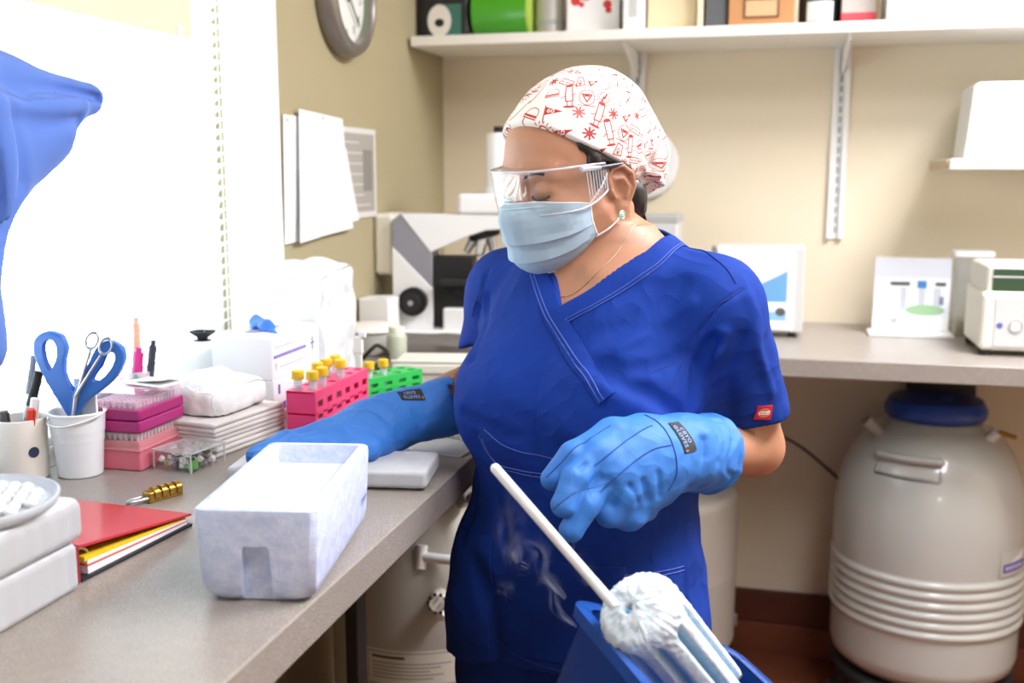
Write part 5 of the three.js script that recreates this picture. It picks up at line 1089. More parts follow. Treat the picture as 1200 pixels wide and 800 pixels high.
const GR = { W: J.wrR, cuff: [-0.206, 0.977, 0.042],
  fin: [[[[-0.252, 0.964, 0.2], [-0.26, 0.968, 0.251], [-0.266, 0.968, 0.299], [-0.273, 0.96, 0.338]], [0.022, 0.0175, 0.016, 0.014]],
    [[[-0.245, 0.962, 0.2], [-0.246, 0.963, 0.252], [-0.25, 0.965, 0.303], [-0.257, 0.958, 0.342]], [0.022, 0.0175, 0.016, 0.014]],
    [[[-0.236, 0.96, 0.2], [-0.23, 0.96, 0.25], [-0.233, 0.962, 0.295], [-0.238, 0.956, 0.33]], [0.021, 0.017, 0.0155, 0.0135]],
    [[[-0.228, 0.96, 0.19], [-0.217, 0.957, 0.237], [-0.217, 0.957, 0.272], [-0.222, 0.954, 0.3]], [0.02, 0.016, 0.0145, 0.0125]],
    [[[-0.236, 0.958, 0.14], [-0.213, 0.955, 0.19], [-0.203, 0.956, 0.222], [-0.198, 0.956, 0.25]], [0.021, 0.018, 0.016, 0.0135]]] };
const GRF = [
  [[[-0.235, 0.99, 0.249], [-0.205, 0.98, 0.22], [-0.197, 0.982, 0.147], [-0.193, 1, 0.098]], 0.002, 0.003],
  [[[-0.25, 1.01, 0.12], [-0.225, 1.012, 0.125], [-0.198, 0.995, 0.13], [-0.19, 0.975, 0.13]], 0.003, 0.003],
  [[[-0.26, 1.0, 0.2], [-0.23, 0.998, 0.19], [-0.205, 0.985, 0.18]], 0.008, 0.004],
  [[[-0.25, 1.005, 0.16], [-0.22, 1.0, 0.155]], 0.006, 0.003], [[[-0.2, 1.02, 0.06], [-0.18, 0.99, 0.07]], 0.008, 0.003],
];
function fGloveR(p) {
  let d = smin(cap(p, GR.W, [-0.246, 0.96, 0.18], 0.035, 0.031), cap(p, [-0.25, 0.964, 0.17], [-0.252, 0.965, 0.235], 0.031, 0.022), 0.03);
  d = smin(d, cap(p, [-0.236, 0.962, 0.16], [-0.226, 0.962, 0.23], 0.031, 0.021), 0.03);
  d = smin(d, fingers(p, GR.fin, 0.0035), 0.009);
  let c = cap(p, GR.W, GR.cuff, 0.036, 0.042);
  const ax = [GR.cuff[0] - GR.W[0], GR.cuff[1] - GR.W[1], GR.cuff[2] - GR.W[2]], L = hypot(...ax), along = ((p[0] - GR.W[0]) * ax[0] + (p[1] - GR.W[1]) * ax[1] + (p[2] - GR.W[2]) * ax[2]) / L;
  c = smax(c, along - L, 0.004);
  c = smax(c, -max(cap(p, GR.W, [GR.cuff[0] + ax[0], GR.cuff[1] + ax[1], GR.cuff[2] + ax[2]], 0.025, 0.045), 0.06 - along), 0.004);
  d = smin(d, c, 0.016);
  if (d < 0.02) {
    for (const [pts, r, a] of GRF) { const q = poly(p, pts) / r; if (q < 3) d += a * exp(-q * q); }
    d += 0.0018 * noise(p[0] * 36, p[1] * 36, p[2] * 36) + 0.001 * noise(p[0] * 80, p[1] * 80, p[2] * 60);
  }
  return d;
}

// ---- meshes of the person
const skinM = P('#b98466', 0.48, { bumpMap: fieldTex(256, (u, v) => 0.5 + 0.3 * tileNoise(u, v, 60) + 0.3 * tileNoise(u, v, 110, 4), 20), bumpScale: 0.00025, sheen: 0.15, sheenColor: '#e0a58a' });
const scrubM = P('#0f3690', 0.82, { bumpMap: wornCloth, bumpScale: 0.004, specularIntensity: 0.45 });
const bandM = P('#0f3690', 0.82, { bumpMap: fineCloth, bumpScale: 0.00025, specularIntensity: 0.45 });
const gloveM = P('#3579cc', 0.6, { bumpMap: wornCloth, bumpScale: 0.0025, sheen: 0.3, sheenColor: '#6aa6ef', sheenRoughness: 0.5 });
const seamM = S('#142d85', 0.8), stitchM = S('#5c70c8', 0.7), gloveSeamM = S('#174c9c', 0.7), hairM = P('#17120f', 0.38, { clearcoat: 0.2 });
{
  // one continuous skin: the body on a coarse grid, the head on a fine one, cut at the same height of the neck
  const cutY = 1.09;
  const low = nets((p) => max(fBody(p), p[1] - cutY), [-0.28, 0.7, -0.24], [0.28, 1.12, 0.22], 0.006);
  const high = nets((p) => max(fBody(p), cutY - 0.003 - p[1]), [-0.22, 1.07, -0.16], [0.22, 1.43, 0.17], 0.0023);
  part('body', metreUV(join([low, high])), skinM, person);
}
const top = part('scrub_top', wrapUV(nets(fTop, [-0.29, 0.6, -0.24], [0.29, 1.28, 0.25], 0.0045), [0, 0, -0.02], [0, 1, 0], [0.4, 0, 1], 0.16), scrubM, person);
// a flat band lying on a surface along pts
function strip(f, pts, w, off, th, n = 40, m = 5) {
  const path = new THREE.CatmullRomCurve3(pts.map((p) => V(...p))).getPoints(n).map((p) => snap(f, [p.x, p.y, p.z], off));
  const rings = path.map((p, i) => {
    const a = path[max(0, i - 1)], b = path[min(n, i + 1)], t = V(b[0] - a[0], b[1] - a[1], b[2] - a[2]).normalize(), g = V(...grad(f, p)), s = g.clone().cross(t).normalize(), up_ = [], dn = [];
    for (let k = 0; k <= m; k++) { const e = (k / m - 0.5) * w, q = snap(f, [p[0] + s.x * e, p[1] + s.y * e, p[2] + s.z * e], off), edge = k === 0 || k === m ? 0.3 : 1; up_.push([q[0] + g.x * th * edge, q[1] + g.y * th * edge, q[2] + g.z * th * edge]); dn.unshift([q[0] - g.x * 0.002, q[1] - g.y * 0.002, q[2] - g.z * 0.002]); }
    return [...up_, ...dn];
  });
  return metreUV(toCreasedNormals(skin(rings, true, true, true), 0.9));
}
const line = (f, pts, r, off = 0.0006, n = 40) => tube(onSurface(f, pts, off, n), r, n * 2, 6);
const shift = (pts, dx, dy, dz = 0) => pts.map((p) => [p[0] + dx, p[1] + dy, p[2] + dz]);
{
  const F = fTopSolid;
  const rIn = [[-0.062, 1.215, 0.012], [-0.05, 1.195, 0.045], [-0.029, 1.167, 0.078], [0.001, 1.132, 0.099], [0.034, 1.101, 0.116], [0.072, 1.07, 0.139], [0.104, 1.047, 0.145]];
  const rOut = [[-0.086, 1.208, 0.012], [-0.076, 1.193, 0.042], [-0.059, 1.172, 0.07], [-0.032, 1.14, 0.093], [0.003, 1.106, 0.11], [0.046, 1.074, 0.135], [0.09, 1.038, 0.15]];
  const lIn = [[0.088, 1.218, -0.05], [0.092, 1.214, -0.012], [0.085, 1.198, 0.032], [0.06, 1.171, 0.07], [0.035, 1.151, 0.087], [0.006, 1.13, 0.101]];
  const mid = (a, b) => a.map((p, i) => lerp3(p, b[min(b.length - 1, i)], 0.5));
  const lOut = [[0.106, 1.21, -0.05], [0.109, 1.206, -0.018], [0.103, 1.184, 0.037], [0.075, 1.157, 0.073], [0.047, 1.135, 0.097], [0.016, 1.116, 0.107]];
  const lb = part('neck_band', strip(F, mid(shift(lIn, -0.002, 0.002), shift(lOut, -0.002, 0.002)), 0.026, 0.0006, 0.0022), bandM, top);
  const rb = part('neck_band', strip(F, mid(rIn, rOut), 0.026, 0.0016, 0.0024), bandM, top);
  part('neck_band', strip(F, [[0.088, 1.216, -0.05], [0.05, 1.222, -0.085], [0.0, 1.22, -0.095], [-0.05, 1.22, -0.08], [-0.07, 1.216, -0.04], [-0.066, 1.215, 0.01]], 0.016, 0.0004, 0.002), bandM, top);
  const st = [line(F, rOut, 0.00055, 0.0034), line(F, shift(rOut, 0.0045, 0.003), 0.00055, 0.0042), line(F, lOut, 0.00045, 0.0022), line(F, shift(lOut, -0.003, 0.003), 0.00045, 0.0026),
    line(fTop, [[-0.084, 0.973, 0.155], [-0.068, 0.945, 0.147], [-0.036, 0.939, 0.146], [0.011, 0.938, 0.143], [0.06, 0.944, 0.143]], 0.00055), line(fTop, [[-0.08, 0.969, 0.155], [-0.066, 0.94, 0.147], [-0.036, 0.934, 0.146], [0.011, 0.933, 0.143], [0.06, 0.939, 0.143]], 0.00055), line(fTop, [[-0.07, 0.986, 0.161], [-0.042, 0.97, 0.156], [-0.01, 0.962, 0.148], [0.03, 0.96, 0.147]], 0.0005),
    line(fTop, [[-0.02, 0.824, 0.15], [0.015, 0.82, 0.148], [0.078, 0.823, 0.133], [0.124, 0.822, 0.092], [0.144, 0.817, 0.034]], 0.0006), line(fTop, [[-0.02, 0.819, 0.15], [0.015, 0.815, 0.148], [0.078, 0.818, 0.133], [0.124, 0.817, 0.092], [0.144, 0.812, 0.034]], 0.0006)];
  st.forEach((g) => part('stitching', g, stitchM, top));
  const sm = [line(fTop, [[0.086, 1.211, -0.041], [0.125, 1.2, -0.02], [0.155, 1.189, 0.0], [0.19, 1.166, 0.015]], 0.0009, 0.0004), line(fTop, [[0.2, 1.161, 0.012], [0.179, 1.139, 0.041], [0.157, 1.105, 0.049], [0.148, 1.071, 0.066], [0.15, 1.043, 0.092]], 0.0009, 0.0002), line(fTop, [[-0.143, 1.168, 0.045], [-0.148, 1.136, 0.057], [-0.165, 1.1, 0.05]], 0.0009, 0.0002),
    line(fTop, [[0.128, 1.072, 0.103], [0.139, 1.077, 0.079], [0.146, 1.084, 0.06]], 0.0008, 0.0002), line(fTop, [[-0.083, 0.719, 0.154], [-0.027, 0.707, 0.159], [0.04, 0.7, 0.157], [0.1, 0.705, 0.13]], 0.0008, 0.0002)];
  sm.forEach((g) => part('seam', g, seamM, top));
  // patch pockets
  part('pocket', strip(fTop, [[-0.02, 0.82, 0.15], [-0.018, 0.75, 0.15], [-0.016, 0.7, 0.15]].map((p) => [p[0] + 0.075, p[1] + 0.012, p[2] - 0.014]), 0.14, 0.0004, 0.0018, 16, 10), bandM, top);
  part('pocket', strip(fTop, [[-0.115, 0.838, 0.125], [-0.11, 0.77, 0.135], [-0.105, 0.7, 0.14]], 0.09, 0.0004, 0.0018, 16, 8), bandM, top);
}
// a small patch laid on a surface; u runs along the direction a, v up
function patch(f, c, a, w, h, off, th, nu = 10, nv = 10) {
  const C = snap(f, c, 0), g = V(...grad(f, C)), A = V(...a); A.sub(g.clone().multiplyScalar(A.dot(g))).normalize(); const B = g.clone().cross(A);
  const P0 = (u, v, o) => { const e = V(...C).addScaledVector(A, (u - 0.5) * w).addScaledVector(B, (v - 0.5) * h); return snap(f, [e.x, e.y, e.z], o); };
  const pos = [], uv = [], idx = [], N = nu + 1;
  for (let j = 0; j <= nv; j++) for (let i = 0; i <= nu; i++) { pos.push(...P0(i / nu, j / nv, off + th)); uv.push(i / nu, j / nv); }
  for (let j = 0; j < nv; j++) for (let i = 0; i < nu; i++) { const k = j * N + i; idx.push(k, k + 1, k + N + 1, k, k + N + 1, k + N); }
  const edge = []; for (let i = 0; i < nu; i++) edge.push(i); for (let j = 0; j < nv; j++) edge.push(j * N + nu); for (let i = nu; i > 0; i--) edge.push(nv * N + i); for (let j = nv; j > 0; j--) edge.push(j * N);
  const base = pos.length / 3; edge.forEach((k) => { const i = k % N, j = (k - i) / N; pos.push(...P0(i / nu, j / nv, -0.0005)); uv.push(i / nu, j / nv); });
  edge.forEach((k, e) => { const n2 = (e + 1) % edge.length; idx.push(edge[n2], k, base + e, edge[n2], base + e, base + n2); });
  const G = new THREE.BufferGeometry(); G.setAttribute('position', new THREE.Float32BufferAttribute(pos, 3)); G.setAttribute('uv', new THREE.Float32BufferAttribute(uv, 2)); G.setIndex(idx); G.computeVertexNormals();
  return toCreasedNormals(G, 0.7);
}
{
  const tagT = canvasTex(256, 200, (x) => { x.fillStyle = '#c01f35'; x.fillRect(0, 0, 256, 200); x.strokeStyle = '#e9c4a0'; x.lineWidth = 9; x.beginPath(); x.ellipse(128, 100, 84, 58, 0, 0, 7); x.stroke(); x.fillStyle = '#cf8b4e'; x.beginPath(); x.ellipse(128, 100, 66, 44, 0, 0, 7); x.fill(); x.fillStyle = '#f6efe4'; x.fillRect(38, 76, 180, 48); x.fillStyle = '#a81e34'; x.font = 'bold 46px serif'; x.textAlign = 'center'; x.fillText('Dickies', 128, 116); });
  part('sleeve_tag', patch(fTopSolid, [0.211, 1.002, -0.045], [0.5, -0.05, -0.86].map((v) => v), 0.024, 0.019, 0.0004, 0.0008, 6, 6), S('#fff', 0.7, { map: tagT }), top);
}
// trousers and shoes
{
  const f = (p) => {
    let d = smax(trunk(p) + 0.014, p[1] - 0.7, 0.01); d = smax(d, 0.55 - p[1], 0.03);
    const m = [p[0] + 0.02, p[1], p[2] - 0.01];
    for (const s of [-1, 1]) { const l = smin(cap(m, [s * 0.082, 0.6, 0], [s * 0.084, 0.4, 0.012], 0.096, 0.075), cap(m, [s * 0.084, 0.4, 0.012], [s * 0.084, 0.06, -0.01], 0.074, 0.068), 0.02); d = smin(d, smax(l, 0.035 - p[1], 0.004), s > 0 ? 0.012 : 0.03); }
    return d + 0.003 * noise(p[0] * 14, p[1] * 9, p[2] * 14);
  };
  part('scrub_trousers', metreUV(nets(f, [-0.24, 0.0, -0.17], [0.2, 0.72, 0.19], 0.008)), scrubM, person);
  const sh = nets((p) => smin(smax(cap(p, [0, 0.045, -0.05], [0, 0.03, 0.13], 0.042, 0.038), 0.012 - p[1], 0.006), rbox(p, [0, 0.01, 0.045], [0.043, 0.01, 0.125], 0.009), 0.006), [-0.06, -0.005, -0.12], [0.06, 0.1, 0.19], 0.006);
  for (const s of [-1, 1]) { const m = part('shoe', sh, M.rubber, person); m.position.set(-0.02 + s * 0.085, 0, 0.02); m.rotation.y = s * 0.1; }
}
// gloves
const patchT = canvasTex(256, 128, (x) => { x.fillStyle = '#26282e'; x.fillRect(0, 0, 256, 128); x.fillStyle = '#7f9ac9'; x.font = 'bold 50px sans-serif'; x.textAlign = 'center'; x.fillText('CRYO', 120, 56); x.fillText('GLOVES', 120, 108); x.fillStyle = '#c9773b'; x.fillRect(232, 84, 12, 30); });
{
  const gl0 = (p) => fGloveL(p, []);
  const g = part('cryo_glove', wrapUV(nets(fGloveL, [0.05, 0.88, 0.0], [0.25, 1.07, 0.32], 0.0028), [0.15, 0.97, 0.15], [-0.15, 0.0, 1], [0.7, 0.7, 0], 0.05), gloveM, person);
  part('seam', line(gl0, [[0.14, 0.995, 0.25], [0.151, 1.011, 0.213], [0.164, 1.025, 0.17]], 0.0008, 0.0002), gloveSeamM, g);
  part('seam', line(gl0, [[0.15, 0.969, 0.252], [0.163, 0.99, 0.224], [0.176, 1.004, 0.191], [0.187, 1.006, 0.168]], 0.0008, 0.0002), gloveSeamM, g);
  part('seam', line(gl0, [[0.148, 1.031, 0.158], [0.173, 1.022, 0.161], [0.188, 1.002, 0.166], [0.193, 0.97, 0.169], [0.188, 0.955, 0.174]], 0.0008, 0.0002), gloveSeamM, g);
  part('seam', line(gl0, [[0.091, 0.978, 0.269], [0.105, 0.996, 0.258], [0.119, 1.017, 0.239], [0.131, 1.027, 0.204]], 0.0007, 0.0002), gloveSeamM, g);
  part('label', patch(fGloveL, [0.188, 1.009, 0.141], [0.5, -0.86, 0.1], 0.04, 0.021, 0.0004, 0.0008), S('#fff', 0.7, { map: patchT }), g);
  const h = part('cryo_glove', wrapUV(nets(fGloveR, [-0.32, 0.91, -0.01], [-0.14, 1.06, 0.39], 0.0028), [-0.24, 0.965, 0.15], [-0.2, 0, 1], [0.5, 0.9, 0], 0.045), gloveM, person);
  part('label', patch(fGloveR, [-0.214, 1.008, 0.125], [0.55, 0.2, -0.8], 0.034, 0.02, 0.0004, 0.0008), S('#fff', 0.7, { map: patchT }), h);
}
// head wear is built in head axes and then placed
const onHead = (g) => g.applyMatrix4(headM);
const bandPlane = (q) => (q[1] - 0.036 - 0.62 * q[2] - 1.1 * max(0, q[2] - 0.03) ** 2 * 4 + 0.9 * max(0, -q[2] - 0.05) * 0.2) / 1.18;
function fCap(q) {
  let d = cranium(q) - 0.007;
  d = smin(d, ell(q, [0, 0.068, -0.04], [0.08, 0.086, 0.1]), 0.03);
  d = smin(d, ell(q, [0, 0.02, -0.112], [0.066, 0.06, 0.045]), 0.03);
  const a = Math.atan2(q[0], -q[2] - 0.06), g = max(0, min(1, (-q[2] - 0.04) / 0.06)) * max(0, min(1, (0.075 - q[1]) / 0.05));
  d += g * (0.0028 * sin(a * 11 + 5 * q[1] / 0.05) + 0.004 * noise(q[0] * 40, q[1] * 25, q[2] * 40)) + 0.0018 * noise(q[0] * 26, q[1] * 26, q[2] * 26);
  d -= 0.004 * exp(-(((q[1] - 0.036 - 0.62 * q[2] - 0.02) / 0.006) ** 2)) * (q[2] < 0 ? g : 0);
  return smax(d, -bandPlane(q), 0.004);
}
{
  const print = canvasTex(1024, 1024, (x, W) => {
    x.fillStyle = '#ebe5dc'; x.fillRect(0, 0, W, W); x.lineJoin = x.lineCap = 'round';
    const red = '#a5332c', deep = '#b52c24', pale = '#bd564e';
    const line_ = (w, pts, close) => { x.lineWidth = w * 1.35; x.beginPath(); pts.forEach((p, i) => (i ? x.lineTo(...p) : x.moveTo(...p))); if (close) x.closePath(); x.stroke(); };
    const motif = [
      () => { line_(4, [[-16, -60], [18, -60], [16, 30], [-16, 30]], true); x.fillStyle = deep; x.beginPath(); x.ellipse(1, -60, 18, 9, 0, 0, 7); x.fill(); line_(3, [[-10, 30], [-12, 56]]); line_(3, [[10, 30], [10, 56]]); x.beginPath(); x.ellipse(-4, 58, 26, 6, 0.1, 0, 7); x.fill(); line_(3, [[-16, 0], [-36, 12]]); line_(3, [[16, 0], [34, -8]]); },
      () => { x.fillStyle = deep; x.beginPath(); x.moveTo(-34, -16); x.lineTo(40, 2); x.lineTo(-30, 20); x.fill(); x.fillStyle = '#f6f1ea'; x.font = 'bold 22px sans-serif'; x.fillText('GO', -26, 9); line_(3, [[-36, -22], [-30, 50]]); },
      () => { line_(4, [[-44, -22], [46, -12], [42, 24], [-46, 14]], true); x.fillStyle = deep; x.font = 'bold 17px sans-serif'; x.save(); x.rotate(0.1); x.fillText('WE ARE GOING', -38, 8); x.restore(); },
      () => { x.lineWidth = 3; for (let k = 0; k < 16; k++) { const a = k / 8 * Math.PI; line_(3, [[38 * Math.cos(a), 38 * Math.sin(a)], [46 * Math.cos(a), 46 * Math.sin(a)]]); } x.beginPath(); x.arc(0, 0, 28, 0, 7); x.stroke(); line_(7, [[-20, 12], [-2, -4], [0, 4], [20, -12]]); },
      () => { x.beginPath(); x.lineWidth = 3; x.moveTo(-30, 12); x.quadraticCurveTo(-22, -26, 10, -22); x.quadraticCurveTo(32, -16, 30, 10); x.closePath(); x.stroke(); x.fillStyle = deep; x.fillRect(-34, 12, 68, 6); line_(3, [[-32, 24], [34, 24]]); },
      () => { line_(4, [[-24, 30], [-14, -34], [20, -28], [28, 26]], true); line_(3, [[-12, 4], [0, -10], [12, 6]]); x.fillStyle = pale; x.beginPath(); x.arc(0, 14, 9, 0, 7); x.fill(); },
      () => { x.fillStyle = deep; for (let k = 0; k < 8; k++) { const a = k / 4 * Math.PI + 0.3; line_(6, [[5 * Math.cos(a), 5 * Math.sin(a)], [26 * Math.cos(a), 26 * Math.sin(a)]]); } },
      () => { x.lineWidth = 4; x.beginPath(); x.arc(0, 0, 40, 0, 7); x.stroke(); line_(5, [[-26, -14], [26, -14], [0, 24]], true); line_(3, [[-40, 44], [40, 44]]); x.fillStyle = deep; x.fillRect(-14, -12, 28, 10); },
      () => { x.lineWidth = 5; x.beginPath(); x.moveTo(-20, 50); x.bezierCurveTo(30, 20, 10, -20, 26, -54); x.stroke(); },
    ];
    let s = 3; const rn = () => { s = (s * 48271) % 2147483647; return s / 2147483647; };
    for (let r = 0; r < 18; r++) for (let c = 0; c < 17; c++) { x.save(); x.translate((c + 0.5 + (r & 1) * 0.5) * W / 17 + (rn() - 0.5) * 10, (r + 0.5) * W / 18 + (rn() - 0.5) * 10); x.rotate((rn() - 0.5) * 0.9); x.scale(0.66, 0.66); x.strokeStyle = rn() < 0.75 ? red : pale; motif[(r * 4 + c * 5 + Math.floor(rn() * 3)) % motif.length](); x.restore(); }
  });
  const g = nets(fCap, [-0.11, -0.07, -0.2], [0.11, 0.18, 0.12], 0.003), p = g.attributes.position, uv = new Float32Array(p.count * 2);
  for (let i = 0; i < p.count; i++) { const x = p.getX(i), y = p.getY(i) - 0.03, z = p.getZ(i) + 0.05, a = Math.atan2(x, z), e = Math.atan2(y, hypot(x, z)); uv[2 * i] = a * 0.25 * cos(e * 0.45) + 0.5; uv[2 * i + 1] = e * 0.27 + 0.2; }
  g.setAttribute('uv', new THREE.BufferAttribute(uv, 2));
  // the seam of the wrap lies at the hidden far side: turn it there
  part('scrub_cap', onHead(g), S('#ffffff', 0.8, { map: print, bumpMap: softCloth, bumpScale: 0.0003 }), person);
}
{ // hair below the cap
  const f = (q) => {
    let d = smax(smax(cranium(q) - 0.0045, bandPlane(q) - 0.004, 0.003), -(bandPlane(q) + 0.008 + 0.1 * max(0, -q[2])), 0.004);
    d = smax(d, q[2] - 0.048, 0.004);
    d = smin(d, smax(ell([abs(q[0]), q[1], q[2]], [0.02, -0.028, -0.064], [0.045, 0.047, 0.03]), bandPlane(q) - 0.004, 0.004), 0.01);
    d = smin(d, cap([abs(q[0]), q[1], q[2]], [0.068, 0.04, 0.028], [0.0665, 0.004, 0.02], 0.011, 0.004), 0.008);
    return d + 0.0012 * noise(q[0] * 160, q[1] * 30, q[2] * 160);
  };
  const g = nets(f, [-0.1, -0.1, -0.12], [0.1, 0.12, 0.1], 0.0032);
  const strands = [];
  for (let k = 0; k < 26; k++) { const a = rr(0.3, 1.15), x = 0.062 * Math.sin(a), z = -0.055 - 0.035 * Math.cos(a), y = -0.055 + rr(-0.01, 0.012); strands.push(tube([[x, y + 0.03, z], [x * 1.02, y, z - 0.002], [x * 1.04 + rr(-0.006, 0.006), y - 0.02, z - rr(0, 0.008)]], 0.0007, 8, 5)); }
  part('hair', onHead(join([g, ...strands])), hairM, person);
  for (const s of [-1, 1]) {
    part('eyebrow', onHead(tube([[s * 0.014, 0.031, 0.0995], [s * 0.028, 0.036, 0.0955], [s * 0.041, 0.034, 0.0885]], 0.002, 20, 6)), hairM, person);
    part('eyelashes', onHead(tube([[s * 0.017, 0.006, 0.0925], [s * 0.025, 0.0025, 0.0955], [s * 0.034, 0.002, 0.0945], [s * 0.044, 0.006, 0.0875]], 0.0016, 20, 6)), hairM, person);
  }
  part('earring', onHead(join([ball(0.0052, 0.0845, -0.035, 0.004, 0.6, 1, 1), new THREE.TorusGeometry(0.0052, 0.001, 8, 20).rotateY(Math.PI / 2).translate(0.086, -0.035, 0.004)])), P('#a9c9b4', 0.25, { clearcoat: 1 }), person);
  part('necklace', line(fBody, [[0.058, 1.235, 0.0], [0.056, 1.228, 0.019], [0.053, 1.214, 0.03], [0.044, 1.19, 0.052], [0.026, 1.164, 0.073], [0.002, 1.146, 0.083], [-0.02, 1.15, 0.084], [-0.045, 1.18, 0.06]], 0.0005, 0.0006, 50), S('#d9c8a8', 0.3, { metalness: 0.9 }), person);
}
{ // face mask
  const form = (q) => smin(fHead(q) - 0.0005, smin(smin(ell(q, [0, -0.042, 0.04], [0.062, 0.06, 0.064]), sph(q, [0, -0.02, 0.1], 0.019), 0.05), sph(q, [0, -0.078, 0.072], 0.026), 0.04), 0.012);
  const at_ = (a, y, off) => { const dx = sin(a), dz = cos(a); let r = 0.16; for (let k = 0; k < 60; k++) { const d = form([dx * r, y, 0.015 + dz * r]); r -= d * 0.8; if (abs(d) < 1e-4) break; } return [dx * (r + off), y, 0.015 + dz * (r + off)]; };
  const nu = 44, nv = 40, ring = [];
  const pleat = (v) => 0.0042 * ((((v - 0.3) * 4.2) % 1 + 1) % 1) ** 2 * (v > 0.3 && v < 0.97 ? 1 : 0);
  const grid = (u, v, th) => {
    const a = (u - 0.5) * 2, A = (70 - 4 * sin(v * Math.PI) + 6 * v) * Math.PI / 180;
    const yT = 0.003 - 0.016 * a * a, yB = -0.1 + 0.04 * a * a;
    let y = yT + (yB - yT) * v;
    const tuck = max(0, v - 0.82) / 0.18, q = at_(a * A, max(y, -0.093), th + 0.004 + pleat(v) * (1 - a ** 6) + 0.0014 * noise(u * 5, v * 6, 2));
    q[1] = y; const k = 1 - 0.2 * tuck * tuck; q[0] *= k; q[2] = 0.015 + (q[2] - 0.015) * k;
    return q;
  };
  const rows = [];
  for (let j = 0; j <= nv; j++) { const out = []; for (let i = 0; i <= nu; i++) out.push(grid(i / nu, j / nv, 0.0011)); for (let i = nu; i >= 0; i--) out.push(grid(i / nu, j / nv, 0)); rows.push(out); }
  const g = toCreasedNormals(skin(rows, true, true, true), 0.9);
  const mask = part('face_mask', onHead(metreUV(g)), P('#a6bccb', 0.85, { bumpMap: softCloth, bumpScale: 0.00015, sheen: 0.2 }), person);
  const rim = (list, r) => tube(list, r, 60, 6);
  const E1 = [], E2_ = [], E3 = [], E4 = [];
  for (let i = 0; i <= nu; i += 2) { E1.push(grid(i / nu, 0.012, 0.0006)); E2_.push(grid(i / nu, 0.985, 0.0006)); }
  for (let j = 0; j <= nv; j += 2) { E3.push(grid(0.995, j / nv, 0.0006)); E4.push(grid(0.005, j / nv, 0.0006)); }
  part('binding', onHead(join([rim(E1, 0.0011), rim(E3, 0.0013), rim(E4, 0.0013), rim(E2_, 0.0009)])), M.white, mask);
  part('nose_wire', onHead(tube(Array.from({ length: 13 }, (_, i) => grid(0.3 + 0.4 * i / 12, 0.07, 0.0012)), 0.0012, 40, 6)), S('#b4d5dd', 0.7), mask);
  for (const u of [0.985, 0.015]) { const s = u > 0.5 ? 1 : -1; const a = grid(u, 0.02, 0.001), b = grid(u, 0.9, 0.001);
    part('ear_loop', onHead(tube([a, lerp3(a, [s * 0.0715, 0.02, 0.014], 0.55).map((v, k) => v + (k === 0 ? s * 0.006 : 0)), [s * 0.0735, 0.027, 0.0], [s * 0.074, 0.02, -0.024], [s * 0.073, -0.012, -0.024], [s * 0.074, -0.036, -0.008], lerp3(b, [s * 0.076, -0.038, 0.0], 0.45).map((v, k) => v + (k === 0 ? s * 0.007 : 0)), b], 0.0013, 80, 6)), M.white, mask); }
}
